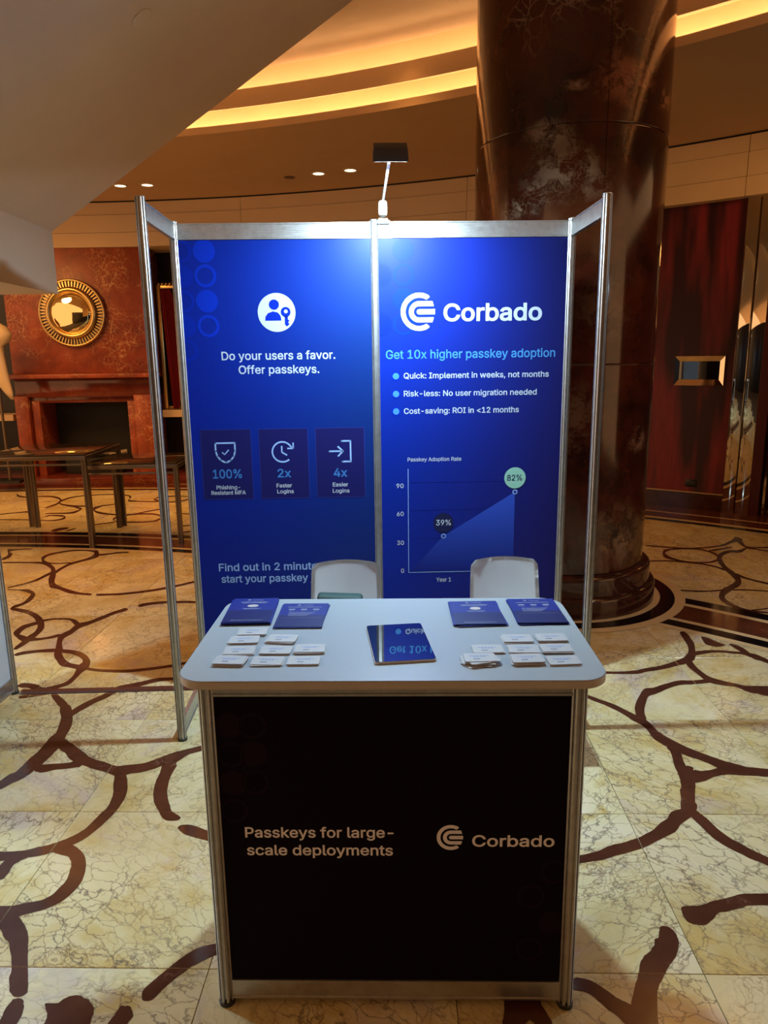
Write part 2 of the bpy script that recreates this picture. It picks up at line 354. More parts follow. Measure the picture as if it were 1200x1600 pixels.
# winding inlays: each row is (left x, left y, right x, right y) in millimetres along one strip
INLAYS = [
[[-3466,2737,-3488,2782],[-3316,2731,-3337,2776],[-3190,2714,-3212,2764],[-3099,2688,-3130,2765],[-3002,2603,-3033,2709],[-2921,2488,-2912,2550],[-2875,2354,-2809,2328],[-2810,2175,-2754,2171],[-2701,1960,-2714,2082],[-2609,1897,-2635,1987],[-2493,1805,-2521,1895],[-2380,1752,-2399,1809],[-2287,1726,-2307,1783]],
[[-3055,1972,-3069,1998],[-2962,2056,-2980,2092],[-2894,2151,-2929,2213],[-2871,2289,-2907,2352],[-2847,2364,-2887,2439]],
[[-2822,2328,-2868,2403],[-2824,2482,-2861,2546],[-2799,2631,-2835,2703],[-2730,2753,-2759,2819],[-2672,2829,-2719,2925],[-2650,2939,-2733,3044],[-2765,3184,-2728,3046],[-2861,3178,-2842,3128],[-3003,3176,-2983,3126],[-3120,3112,-3092,3052],[-3181,3032,-3146,2965],[-3190,2915,-3137,2854],[-3088,2713,-3109,2803],[-3016,2685,-3036,2734],[-2908,2674,-2921,2707],[-2828,2695,-2841,2728]],
[[-2667,2926,-2694,2997],[-2570,2976,-2588,3024],[-2487,3005,-2508,3065],[-2400,3022,-2416,3070]],
[[-3516,2848,-3561,2921],[-3504,2926,-3562,3012],[-3537,3074,-3597,3102],[-3603,3149,-3671,3255],[-3568,3209,-3593,3260],[-3426,3244,-3441,3276]],
[[-2226,1710,-2247,1767],[-2085,1714,-2104,1767],[-1941,1744,-1960,1798],[-1826,1787,-1845,1845],[-1713,1850,-1732,1909],[-1626,1920,-1643,1971],[-1537,1991,-1553,2045],[-1384,2092,-1399,2147]],
[[-1797,1418,-1823,1491],[-1742,1454,-1764,1521],[-1643,1491,-1659,1544],[-1546,1492,-1559,1545],[-1422,1487,-1432,1533],[-1255,1450,-1264,1495]],
[[-1908,1409,-1877,1332],[-1965,1345,-1935,1278],[-2025,1242,-1991,1172],[-2081,1141,-2047,1073],[-2141,1081,-2093,995],[-2150,987,-2102,907],[-2179,918,-2124,832],[-2176,842,-2124,792],[-2141,725,-2098,710],[-2095,597,-2043,593]],
[[-2124,1091,-2122,1016],[-2189,1175,-2177,1099],[-2251,1209,-2237,1169],[-2349,1219,-2334,1185],[-2412,1203,-2393,1163],[-2452,1185,-2419,1120]],
[[-3030,1917,-3040,1939],[-2929,1896,-2940,1921],[-2825,1829,-2856,1918],[-2782,1774,-2756,1799],[-2774,1727,-2713,1646],[-2761,1603,-2722,1541],[-2795,1521,-2761,1465],[-2780,1434,-2791,1481],[-2691,1378,-2718,1448],[-2609,1323,-2638,1409],[-2515,1228,-2532,1320],[-2445,1120,-2426,1185],[-2412,1061,-2348,1016],[-2386,950,-2334,884],[-2394,871,-2336,790],[-2390,763,-2346,703],[-2393,674,-2363,632]],
[[-2443,1165,-2413,1107],[-2496,1126,-2457,1058],[-2531,1069,-2479,994],[-2520,936,-2469,914],[-2418,804,-2446,895],[-2343,781,-2373,851],[-2278,794,-2297,835],[-2223,816,-2243,857],[-2172,851,-2198,903]],
[[-2314,531,-2339,577],[-2265,556,-2292,608],[-2184,579,-2207,627],[-2094,581,-2119,640],[-2027,564,-2048,622],[-1956,535,-1977,602],[-1893,485,-1902,557],[-1849,415,-1817,446],[-1854,399,-1779,317],[-1854,338,-1793,263],[-1836,233,-1797,187],[-1836,148,-1805,99],[-1883,88,-1856,40],[-1926,62,-1898,10]],
[[-2097,582,-2062,609],[-2037,462,-2016,520],[-1956,359,-1965,445],[-1895,328,-1916,398],[-1826,301,-1848,371]],
[[-1781,289,-1795,331],[-1673,255,-1686,297],[-1534,240,-1547,282],[-1423,256,-1437,298],[-1333,279,-1347,321],[-1255,311,-1267,349],[-1159,362,-1170,396]],
[[-2076,67,-2103,127],[-2025,63,-2050,126],[-1965,20,-1989,100],[-1929,7,-1951,68],[-1868,-7,-1892,55]],
[[-2010,-73,-2030,-33],[-1951,-57,-1971,-17],[-1875,-26,-1895,14]],
[[-1864,-25,-1851,11],[-1827,-85,-1819,-32],[-1782,-142,-1779,-75],[-1737,-194,-1724,-140],[-1713,-230,-1676,-217],[-1706,-267,-1649,-288]],
[[-1645,-302,-1676,-255],[-1620,-255,-1657,-198],[-1593,-193,-1628,-136],[-1564,-135,-1593,-85],[-1516,-72,-1546,-18],[-1486,-7,-1514,52],[-1422,15,-1450,85],[-1363,61,-1385,115],[-1303,103,-1319,150],[-1206,119,-1217,158],[-1105,123,-1114,159]],
[[-1749,-182,-1699,-160],[-1702,-279,-1640,-277],[-1673,-359,-1600,-399],[-1653,-455,-1586,-510],[-1659,-504,-1575,-587],[-1657,-623,-1586,-699],[-1676,-699,-1602,-783],[-1689,-791,-1629,-863],[-1710,-846,-1664,-904],[-1732,-902,-1690,-952]],
[[-1591,-599,-1597,-511],[-1532,-651,-1531,-570],[-1471,-719,-1472,-624],[-1372,-789,-1382,-709],[-1288,-826,-1301,-752],[-1218,-869,-1243,-783],[-1152,-853,-1182,-776],[-1089,-833,-1118,-765],[-1032,-792,-1062,-724],[-974,-772,-1013,-685],[-932,-710,-955,-656],[-869,-666,-885,-623],[-775,-620,-790,-575]],
[[-1580,-828,-1618,-757],[-1525,-804,-1550,-751],[-1453,-792,-1475,-745],[-1401,-788,-1437,-716]],
[[-1237,-833,-1188,-828],[-1211,-917,-1148,-918],[-1186,-989,-1123,-1015],[-1174,-1062,-1124,-1102],[-1182,-1129,-1139,-1173],[-1204,-1206,-1167,-1250],[-1233,-1261,-1198,-1307],[-1267,-1298,-1237,-1344],[-1307,-1320,-1278,-1369],[-1355,-1340,-1325,-1391],[-1422,-1360,-1398,-1403],[-1498,-1364,-1468,-1417]],
[[-1037,-735,-960,-787],[-1024,-836,-967,-871],[-1019,-929,-960,-953],[-999,-1042,-941,-1035],[-953,-1128,-915,-1095],[-905,-1195,-895,-1139],[-852,-1201,-855,-1172]],
[[-837,-1260,-839,-1233],[-795,-1295,-799,-1232],[-755,-1314,-757,-1251],[-711,-1328,-712,-1276],[-644,-1357,-644,-1309]],
[[-1284,-1376,-1301,-1327],[-1227,-1397,-1235,-1329],[-1197,-1431,-1158,-1396],[-1181,-1469,-1120,-1487],[-1171,-1523,-1117,-1564],[-1186,-1582,-1143,-1629],[-1223,-1620,-1190,-1667],[-1285,-1640,-1253,-1690],[-1363,-1648,-1313,-1724]],
[[-1402,-1521,-1459,-1476],[-1402,-1452,-1446,-1410],[-1387,-1416,-1415,-1378],[-1354,-1390,-1369,-1366]],
[[-1338,-1694,-1303,-1661],[-1301,-1750,-1257,-1702],[-1258,-1793,-1204,-1763],[-1225,-1837,-1170,-1834],[-1193,-1901,-1140,-1903],[-1168,-1956,-1113,-1959],[-1147,-2001,-1095,-2005]],
[[-1129,-2017,-1087,-2040],[-1138,-2045,-1079,-2075],[-1136,-2083,-1079,-2105],[-1125,-2132,-1069,-2149]],
[[-1006,-2042,-910,-2024],[-1018,-2039,-877,-2067],[-1017,-2058,-875,-2102],[-1002,-2123,-865,-2158]],
[[-795,-2056,-768,-2070],[-808,-2061,-759,-2092],[-817,-2089,-769,-2119],[-826,-2132,-779,-2159]],
[[-734,-2044,-753,-2029],[-718,-2037,-755,-2004],[-698,-2008,-734,-1972],[-670,-1973,-705,-1934],[-636,-1933,-670,-1891],[-601,-1901,-627,-1856],[-562,-1883,-579,-1841],[-518,-1872,-533,-1830]],
[[1259,66,1270,101],[1388,54,1398,84],[1490,46,1505,94],[1566,71,1583,122],[1653,95,1669,147],[1745,128,1765,194],[1844,167,1869,260],[1918,228,1914,311],[1980,337,1937,344],[2032,472,1974,436],[2060,608,1995,540],[2054,683,2012,633]],
[[1950,285,1975,347],[2042,311,2063,360],[2126,321,2144,355],[2197,302,2216,335],[2255,279,2278,316],[2281,221,2326,287],[2307,179,2350,239],[2335,140,2366,181]],
[[2245,437,2258,456],[2247,370,2289,428],[2260,317,2305,376],[2270,260,2308,308]],
[[2123,567,2136,584],[2100,467,2164,559],[2130,422,2183,510],[2171,415,2202,470],[2209,426,2220,446]],
[[1840,168,1901,233],[1839,71,1886,124],[1849,-16,1889,35],[1864,-87,1906,-23],[1922,-125,1952,-74],[1980,-154,2006,-112],[2011,-197,2047,-141],[2043,-238,2100,-144],[2103,-274,2176,-154]],
[[1900,-42,1879,-90],[1791,-56,1771,-104],[1708,-54,1687,-110],[1629,-80,1611,-144],[1535,-128,1516,-205],[1462,-155,1458,-236],[1388,-262,1415,-306],[1335,-356,1382,-370],[1306,-451,1360,-429],[1301,-516,1351,-480]],
[[1071,-177,1087,-145],[1119,-239,1136,-205],[1164,-300,1185,-260],[1212,-360,1237,-315],[1253,-432,1281,-388],[1281,-508,1318,-452],[1304,-565,1348,-512],[1308,-653,1356,-598],[1329,-738,1382,-667],[1376,-798,1419,-736],[1420,-855,1462,-793],[1469,-894,1506,-840],[1505,-954,1553,-885],[1551,-981,1595,-913],[1614,-1003,1647,-949],[1685,-1017,1713,-974]],
[[1338,-752,1387,-712],[1332,-827,1387,-793],[1305,-919,1363,-888],[1296,-997,1356,-963],[1275,-1060,1341,-1045],[1251,-1108,1312,-1111],[1208,-1207,1267,-1210]],
[[1314,-1019,1361,-953],[1340,-1048,1375,-976],[1394,-1033,1415,-959],[1445,-995,1457,-952],[1513,-973,1530,-925]],
[[1311,-940,1389,-920],[1290,-1005,1366,-988],[1272,-1072,1331,-1073],[1234,-1157,1283,-1156],[1206,-1222,1276,-1207],[1200,-1267,1244,-1261]],
[[1339,-1023,1381,-946],[1382,-1038,1416,-961],[1436,-1008,1455,-957],[1511,-992,1535,-940],[1583,-997,1616,-937],[1703,-1015,1734,-963]],
[[1236,-1212,1228,-1272],[1162,-1241,1163,-1317],[1108,-1290,1114,-1367],[1037,-1346,1036,-1409],[975,-1383,969,-1446],[907,-1413,898,-1473],[847,-1434,839,-1490],[795,-1455,787,-1508],[708,-1483,701,-1523],[638,-1493,631,-1534]],
[[1215,-1270,1256,-1230],[1228,-1335,1277,-1289],[1240,-1396,1288,-1350],[1270,-1450,1308,-1409],[1304,-1500,1341,-1459],[1332,-1534,1367,-1494],[1379,-1577,1410,-1541]],
[[963,-1770,984,-1748],[965,-1807,1008,-1749],[998,-1829,1035,-1748],[1044,-1818,1053,-1744],[1078,-1789,1086,-1731],[1122,-1773,1138,-1720],[1172,-1763,1194,-1704],[1208,-1756,1235,-1702],[1281,-1759,1311,-1705]],
[[854,-1849,885,-1830],[844,-1877,902,-1852],[834,-1881,899,-1896],[813,-1900,868,-1948],[779,-1941,826,-1989],[738,-1987,794,-2027],[700,-2043,764,-2064],[674,-2102,744,-2107],[641,-2183,717,-2185]],
[[511,-2059,532,-2013],[550,-2068,577,-2029],[573,-2095,608,-2059],[598,-2124,632,-2088],[623,-2156,666,-2114],[636,-2186,691,-2139]],
[[296,-2081,416,-2069],[306,-2088,399,-2120],[303,-2108,357,-2156],[282,-2158,312,-2186]],
[[338,-2132,400,-2078],[369,-2159,416,-2124],[389,-2190,428,-2164]],
[[2658,2879,2675,2921],[2808,2813,2828,2858],[2983,2747,3003,2792],[3146,2750,3167,2795],[3300,2787,3322,2837],[3406,2832,3435,2902],[3544,2937,3588,3046],[3604,2944,3707,3196]],
[[3617,3006,3720,3128],[3584,2860,3654,2950],[3583,2750,3612,2798],[3670,2721,3692,2761],[3779,2723,3801,2763]],
[[3178,2646,3197,2689],[3288,2680,3314,2739],[3448,2757,3468,2802]],
[[3565,2714,3593,2763],[3638,2663,3660,2701],[3707,2595,3727,2628]],
[[3575,2751,3554,2698],[3486,2684,3438,2580],[3383,2662,3347,2586],[3294,2628,3252,2516],[3172,2494,3183,2424],[3072,2271,3142,2334],[3021,2068,3089,2153],[2994,1898,3071,1995],[2959,1751,3042,1832],[2951,1728,2947,1638],[2864,1640,2828,1523],[2754,1543,2728,1425],[2634,1373,2682,1370],[2603,1227,2655,1293],[2620,1107,2659,1165],[2675,1030,2701,1074],[2799,978,2816,1006]],
[[2711,1036,2725,1064],[2792,1054,2803,1077],[2852,1071,2864,1094]],
[[3202,2540,3161,2473],[3182,2652,3156,2607],[3117,2744,3098,2705],[2995,2774,2978,2735],[2857,2770,2838,2720],[2769,2725,2756,2646],[2676,2504,2730,2582],[2706,2389,2741,2457],[2785,2305,2806,2348],[2892,2261,2912,2304],[2996,2266,3015,2309],[3088,2310,3120,2387]],
[[2476,2346,2489,2381],[2651,2341,2666,2377],[2778,2287,2794,2322],[2878,2233,2898,2271],[2963,2151,2985,2192],[3008,2022,3040,2076]],
[[3020,1862,3074,1948],[3064,1784,3090,1826],[3110,1698,3136,1739],[3170,1620,3196,1661]],
[[2345,1538,2361,1572],[2430,1505,2446,1538],[2551,1479,2567,1513],[2677,1488,2693,1521],[2766,1509,2787,1556]],
[[2813,1496,2830,1529],[2922,1492,2936,1518],[3074,1447,3089,1473]],
[[-4606,4963,-4632,5015],[-4416,5046,-4441,5099],[-4302,5071,-4339,5156],[-4226,4962,-4253,5048]],
[[-4459,4662,-4483,4711],[-4010,4605,-4031,4653],[-3806,4550,-3827,4598],[-3698,4583,-3733,4658],[-3679,4697,-3721,4766],[-3772,4863,-3743,4784],[-3933,4897,-3907,4837],[-3970,4837,-3947,4787]],
[[-5064,6420,-5065,6451],[-4951,6207,-5000,6332],[-4797,6112,-4832,6191],[-4626,6152,-4655,6218],[-4444,6109,-4481,6201],[-4278,5955,-4317,6072],[-4197,5812,-4181,5829],[-4117,5588,-4139,5667],[-3936,5424,-3975,5527],[-3781,5365,-3820,5468],[-3639,5396,-3660,5453]],
[[-4179,5334,-4211,5398],[-4133,5541,-4177,5628],[-4162,5774,-4207,5866],[-4125,6022,-4158,6099],[-3944,6161,-3970,6228],[-3675,6205,-3694,6259],[-3409,6115,-3433,6194],[-3309,5946,-3304,6011],[-3247,5704,-3271,5806],[-3079,5649,-3096,5709],[-2815,5595,-2834,5667]],
[[-4021,4960,-4044,5012],[-3746,4950,-3780,5034],[-3672,5037,-3718,5138],[-3705,5272,-3713,5219],[-3842,5418,-3814,5333]],
[[-3528,5443,-3482,5335],[-3576,5313,-3500,5190],[-3414,4974,-3448,5092],[-3208,4842,-3234,4924],[-2963,4791,-2983,4851],[-2802,4945,-2822,5007],[-2657,5107,-2677,5171]],
[[-3496,5366,-3530,5457],[-3394,5451,-3415,5508],[-3310,5533,-3331,5592]],
[[-2968,4441,-2958,4395],[-3047,4549,-3076,4577],[-3036,4707,-3069,4794],[-2866,4812,-2892,4893],[-2655,4793,-2676,4873],[-2530,4652,-2534,4718],[-2530,4554,-2501,4476],[-2594,4440,-2577,4385],[-2790,4434,-2770,4370],[-2972,4446,-2954,4391]],
[[-3201,4264,-3222,4317],[-3109,4329,-3126,4374],[-2995,4399,-3012,4445]],
[[-2525,5989,-2514,5938],[-2682,6049,-2665,5984],[-2924,5984,-2897,5895],[-2926,5765,-2936,5849],[-2746,5588,-2764,5660],[-2562,5576,-2578,5636],[-2424,5759,-2443,5832]],
[[-2400,4848,-2410,4889],[-2167,4739,-2180,4799]],
[[-2101,3819,-2114,3867],[-1979,3848,-1991,3896]],
[[-2043,4203,-2032,4159],[-2153,4173,-2138,4122],[-2162,4078,-2136,4017]],
[[-3531,3994,-3577,4093],[-3474,4038,-3534,4172],[-3423,4119,-3456,4196]],
[[-3389,4010,-3408,4051],[-3332,4103,-3350,4145]]]

def catmull(P_, n=5):
    out = []
    for i in range(len(P_)-1):
        p0, p1, p2, p3 = P_[max(i-1, 0)], P_[i], P_[i+1], P_[min(i+2, len(P_)-1)]
        for k in range(n):
            t = k/n
            out.append([0.5*((2*b) + (-a+c)*t + (2*a-5*b+4*c-d)*t*t + (-a+3*b-3*c+d)*t**3) for a, b, c, d in zip(p0, p1, p2, p3)])
    out.append(P_[-1]); return out
def cut_grid(bm):
    """open the strip along the tile joints, as the stone is cut there"""
    for k in range(-9, 10):
        for (dx, dy), (px, py) in (((1, 0), (OX + k*TX, 0)), ((0, 1), (0, OY + k*TY))):
            nx, ny = rot(dx, dy)
            for s in (-g, g):
                qx, qy = rot(px + s*dx, py + s*dy)
                bmesh.ops.bisect_plane(bm, geom=bm.verts[:]+bm.edges[:]+bm.faces[:], plane_co=(qx, qy, 0), plane_no=(nx, ny, 0), dist=1e-6)
    kill = []
    for f in bm.faces:
        c = f.calc_center_median(); u, v = rot(c.x, c.y, -TA)
        fu = (u-OX)/TX; fv = (v-OY)/TY
        if abs(fu-round(fu))*TX < g*0.9 or abs(fv-round(fv))*TY < g*0.9: kill.append(f)
    bmesh.ops.delete(bm, geom=kill, context='FACES')
for i, row in enumerate(INLAYS):
    pts = catmull([[v/1000 for v in q] for q in row])
    bm = bmesh.new(); z = 0.0006 + i*0.00002
    V = []; s1 = [random.uniform(-0.16, 0.16) for _ in range(len(pts)//3+3)]; sm = 0.0
    for k, q in enumerate(pts):
        a, b = Vector(q[:2]), Vector(q[2:]); c = (a+b)/2; h = (a-b)/2
        t_ = k/3; w0 = s1[int(t_)]*(1-t_ % 1) + s1[int(t_)+1]*(t_ % 1)
        f = 1 + w0 + random.uniform(-0.03, 0.03); f2 = 1 + random.uniform(-0.03, 0.03)
        if k in (0, len(pts)-1): f *= 0.78; f2 *= 0.78
        V.append((bm.verts.new((*(c+h*f), z)), bm.verts.new((*(c-h*f2), z))))
    for a, b in zip(V, V[1:]): bm.faces.new([a[0], a[1], b[1], b[0]])
    # rounded ends
    for e, s in ((V[0], 1), (V[-1], -1)):
        a, b = e[0].co.copy(), e[1].co.copy(); c = (a+b)/2; h = (a-b)/2
        q = Vector((h.y, -h.x, 0))*s
        other = V[1] if s == 1 else V[-2]
        if q.dot(((other[0].co+other[1].co)/2 - c)) > 0: q = -q
        w = min(0.5, 1.0)
        ring = [bm.verts.new(c + h*math.cos(t)*0.9 + q*math.sin(t)*w) for t in (PI/5, 2*PI/5, 3*PI/5, 4*PI/5)]
        bm.faces.new([e[0]] + ring + [e[1]])
    cy_ = sum(q[1] for q in pts)/len(pts)
    if cy_ < 2.2: cut_grid(bm)
    for f in bm.faces:
        if f.normal.z < 0: f.normal_flip()
    me = bpy.data.meshes.new('marble_inlay'); bm.to_mesh(me); bm.free(); me.materials.append(M['inlay'])
    o = bpy.data.objects.new('marble_inlay', me); COL.objects.link(o); o.parent = floor
# curved borders, concentric with the rotunda
def ring_band(name, r0, r1, a0, a1, mat, z, n=80, c=None):
    bm = bmesh.new(); V = []
    for k in range(n+1):
        t = math.radians(a0 + (a1-a0)*k/n); cc = c or (CX, CY)
        V.append([bm.verts.new((cc[0]+r*math.cos(t), cc[1]+r*math.sin(t), z)) for r in (r0, r1)])
    for a, b in zip(V, V[1:]): bm.faces.new([a[0], a[1], b[1], b[0]])
    return finish(name, bm, mat, floor)
for nm, r0, r1, m in [('black_border', 10.545, 10.67, 'band_black'), ('cream_border', 10.49, 10.545, 'band_cream'), ('brown_border', 10.19, 10.49, 'band_brown'),
                      ('cream_border', 10.14, 10.19, 'band_cream'), ('black_border', 10.03, 10.14, 'band_black'), ('cream_border', 9.97, 10.03, 'band_cream'),
                      ('black_border', 13.25, 13.36, 'band_black'), ('cream_border', 13.36, 13.44, 'band_cream'), ('brown_border', 13.44, 13.72, 'band_brown'),
                      ('cream_border', 13.72, 13.76, 'band_cream'), ('brown_border', 13.76, 14.4, 'band_brown')]:
    ring_band(nm, r0, r1, 36, 100, M[m], 0.0022)
KC = (1.43, 1.68)
for nm, r0, r1, m in [('cream_border', 0.60, 0.81, 'band_cream'), ('black_border', 0.81, 0.916, 'band_black'), ('cream_border', 0.916, 0.99, 'band_cream')]:
    ring_band(nm, r0, r1, 0, 360, M[m], 0.0034, 72, KC)

# ------------------------------------------------------------------ walls, cornice, ceiling
wall_back = arc('wall_back', RW+0.55, RW+0.75, 44, 105, 0, 3.6, M['darkwall'], n=24, kind='structure', label='dark lacquered wall behind the fireplace')
wall_right = arc('wall_right', RW, RW+0.18, 51.05, 62, 0.0, 3.47, M['wood'], n=16, kind='structure', label='dark red mahogany wall panel')
arc('baseboard_right', RW-0.015, RW, 51.05, 62, 0.0, 0.20, M['plinth'], n=16, kind='structure', label='dark marble baseboard under the mahogany panel')
arc('metal_trim', RW-0.02, RW-0.004, 51.05, 62, 0.20, 0.212, M['gold'], wall_right, n=16)
box('wall_front', -9.5, 8.5, -7.7, -7.5, 0.0, 3.6, M['darkwall'], kind='structure', label='unseen dark wall added behind the viewer to darken reflections')  # added so column and panels reflect something dark; light enters above
arc('wall_right', RW, RW+0.3, 14, 46.5, 0.0, 3.6, M['darkwall'], n=20, kind='structure', label='unseen dark wall added beyond the mirrored doorway to block ambient light')  # added to keep the bright background off the column's right side
corn = empty('trim_1', (0, 0, 0), kind='structure', label='beige limestone cornice above the wall')
step = math.degrees(3.24/13.95)
zs = [3.465, 3.665, 3.91, 4.10]
for c_ in range(3):
    for k in range(-1, 4):
        a0 = 51.1 + k*step; a1 = a0 + step
        bm = bmesh.new(); dr = (0.0, 0.012, 0.028)[c_]
        arc_block(bm, RW-0.14+dr, RW+0.6, a0+0.012, a1-0.012, zs[c_]+0.003, zs[c_+1]-0.003-(0.02 if c_ == 2 else 0), 8)
        o = finish('stone_block', bm, M['stone'], corn, smooth=True)
a0 = 51.1 + 4*step
for k, (z0, z1, dr) in enumerate([(3.40, 3.60, 0.0), (3.60, 3.66, 0.03), (3.66, 3.84, 0.05), (3.84, 4.08, 0.10)]):
    bm = bmesh.new(); arc_block(bm, RW-0.16+dr, RW+0.6, a0+0.01, 104, z0, z1-0.004, 20); finish('cornice_course', bm, M['stone'], corn, smooth=True)
bm = bmesh.new(); arc_block(bm, RW-0.10, RW+0.5, 36, 104, 4.06, 4.12, 30); finish('shadow_gap', bm, M['black'], corn)

ceil = empty('ceiling', (0, 0, 0), kind='structure', label='beige stepped ceiling with two curved warm lit coves')
def ring_solid(name, r0, r1, z0, z1, mat, a0=20, a1=112):
    bm = bmesh.new(); arc_block(bm, r0, r1, a0, a1, z0, z1, 90); return finish(name, bm, mat, ceil, smooth=True)
ring_solid('ceiling_ring', 11.29, RW-0.03, 4.10, 4.13, M['ceiling'])
ring_solid('ceiling_lip', 11.29, 11.31, 4.13, 4.17, M['ceiling'])
ring_solid('cove_riser', 11.55, 11.58, 4.13, 4.40, M['ceiling'])
ring_solid('ceiling_fascia', 11.24, 11.265, 4.295, 4.46, M['ceiling'])
ring_solid('cove_shelf', 11.265, 11.58, 4.40, 4.42, M['ceiling'])
ring_solid('cove_riser', 11.55, 11.58, 4.42, 4.80, M['ceiling'])
ring_solid('cove_shelf', 11.20, 11.58, 4.80, 4.82, M['ceiling'])
ring_solid('ceiling_ring', 6.0, 11.18, 4.60, 4.64, M['ceiling'])
ring_solid('ceiling_ring', 0.5, 6.0, 4.60, 4.64, M['ceiling'])
ring_solid('ceiling_ring', 0.5, 13.0, 4.60, 4.64, M['ceiling'], -60, 20)
ring_solid('cove_light_strip', 11.40, 11.44, 4.135, 4.150, M['led'])
ring_solid('cove_light_strip', 11.38, 11.42, 4.425, 4.440, M['led'])
for i, (x, y) in enumerate([(-3.22, 6.41), (-2.86, 6.38), (-0.58, 5.85), (-0.18, 5.70)]):
    t = empty('recessed_light', (x, y, 4.10), cat='ceiling light', group='round recessed ceiling lights',
        label=['recessed ceiling light cut by the sloping soffit edge', 'recessed ceiling light just above the left booth post',
               'left light of the ceiling pair beside the booth lamp', 'right light of the ceiling pair beside the booth lamp'][i])
    bm = bmesh.new(); lathe(bm, [(0.072, 0.0), (0.098, 0.0), (0.098, -0.006), (0.072, -0.006), (0.072, 0.0)], 28); finish('trim_ring', bm, M['plaster'], t, smooth=True)
    bm = bmesh.new(); r = lathe(bm, [(0.072, -0.003), (0.03, -0.002)], 28); bm.faces.new(r[-1]); finish('lamp_lens', bm, M['down'], t)
bm = bmesh.new(); r = lathe(bm, [(0.07, 0.0), (0.07, -0.008), (0.05, -0.012)], 24); bm.faces.new(r[-1])
tag(finish('ceiling_speaker', bm, M['bronze'], smooth=True, loc=(-0.96, 6.03, 4.10)), 'small dark round disc in the ceiling left of the light pair', 'ceiling fitting')

# ------------------------------------------------------------------ sloping soffit of the staircase
soff = empty('stair_soffit', (-2.12, 0.05, 2.28), cat='staircase', label='plain beige underside of a staircase filling the upper left')
def soff_box(name, pts, y0, y1):
    bm = bmesh.new(); prism(bm, pts, lambda u, v: (u, y0, v), lambda u, v: (u, y1, v)); return finish(name, bm, M['plaster'], soff)
soff_box('landing', [(-2.4, 0.0), (0.0, 0.0), (0.0, 0.40), (-2.4, 0.40)], -1.45, 1.25)
soff_box('sloping_underside', [(-2.4, 0.40), (0.0, 0.40), (2.9, 0.40+2.9*0.6702), (2.9, 2.44), (-2.4, 2.44)], -1.45, 1.25)
bm = bmesh.new(); r = lathe(bm, [(0.054, 0.0), (0.054, 0.006), (0.045, 0.010)], 32); bm.faces.new(r[-1])
o = finish('sprinkler_cover', bm, M['plaster'], soff, smooth=True)
o.rotation_euler = Vector((0.6702, 0, -1)).to_track_quat('Z', 'Y').to_euler(); o.location = (-1.063+2.12, -0.044-0.05, 3.388-2.28)
tag(o, 'round flush disc on the sloping face')

# ------------------------------------------------------------------ marble column
colm = empty('marble_column', (*KC, 0), cat='column', label='massive round dark red marble column behind the booth')
for (z0, z1, off) in ((0.30, 1.765, 20), (1.765, 3.25, 0), (3.25, 4.62, 4)):
    for k in range(4):
        a0 = math.radians(-85.5 + off*0 + 90*k); g_ = 0.0022
        bm = bmesh.new(); R_ = 0.662; rr = []
        lathe(bm, [(R_-0.04, z0+0.001), (R_-0.002, z0+0.001), (R_, z0+0.004), (R_, z0+0.010), (R_, z0+0.2), (R_, z1-0.2), (R_, z1-0.010), (R_, z1-0.004), (R_-0.002, z1-0.001), (R_-0.04, z1-0.001)], 22, a0+g_, a0+PI/2-g_)
        finish('marble_panel', bm, M['column'], colm, smooth=True)
bm = bmesh.new(); lathe(bm, [(0.64, 0.0), (0.64, 4.62)], 48); finish('column_core', bm, M['black'], colm)
def tier(z0, z1, R_, name):
    bm = bmesh.new(); h = z1-z0
    prof = [(0.60, z0), (R_, z0), (R_, z1-0.035)] + [(R_-0.03+0.03*math.cos(t), z1-0.035+0.03*math.sin(t)) for t in [PI/2*k/6 for k in range(1, 7)]] + [(R_-0.04, z1-0.001), (0.60, z1-0.001)]
    lathe(bm, prof, 72); finish(name, bm, M['plinth'], colm, smooth=True)
tier(0.0, 0.155, 0.765, 'base_ring'); tier(0.155, 0.30, 0.722, 'base_ring')

# ------------------------------------------------------------------ fireplace
FX, FY = -4.33, 7.36
fp = empty('fireplace', (FX, FY, 0.0), cat='fireplace', label='tall rust red marble fireplace with mantel shelf at the far left')
def fb(name, x0, x1, y0, y1, z0, z1, mat, bev=0.006, **k): return box(name, x0-FX, x1-FX, y0-FY, y1-FY, z0, z1, mat, fp, bevel=bev, **k)
fb('chimney_breast', -5.36, -3.28, 7.36, 7.9, 1.665, 3.55, M['rust'])
fb('breast_edge', -3.28, -3.20, 7.44, 7.9, 1.665, 3.55, M['rust_dark'])
fb('mantel_shelf', -5.42, -3.20, 7.08, 7.9, 1.60, 1.665, M['rust'], 0.01)
fb('frieze', -5.30, -3.26, 7.24, 7.9, 1.32, 1.60, M['rust_dark'])
fb('pilaster', -5.32, -5.12, 7.22, 7.9, 0.12, 1.34, M['rust'])
fb('pilaster', -3.54, -3.27, 7.22, 7.9, 0.12, 1.34, M['rust'])
fb('lintel', -5.10, -3.54, 7.29, 7.9, 1.235, 1.34, M['rust_dark'])
fb('jamb', -5.095, -4.98, 7.28, 7.9, 0.12, 1.27, M['rust'])
fb('jamb', -3.66, -3.545, 7.28, 7.9, 0.12, 1.25, M['rust'])
fb('firebox_back', -4.98, -3.66, 7.85, 7.9, 0.12, 1.235, M['soot'], None)
box('trim_4', -8.0, -2.2, 7.00, 7.95, 0.0, 0.12, M['rust_dark'], None, 0.008, kind='structure', label='low dark red marble step running along the wall')
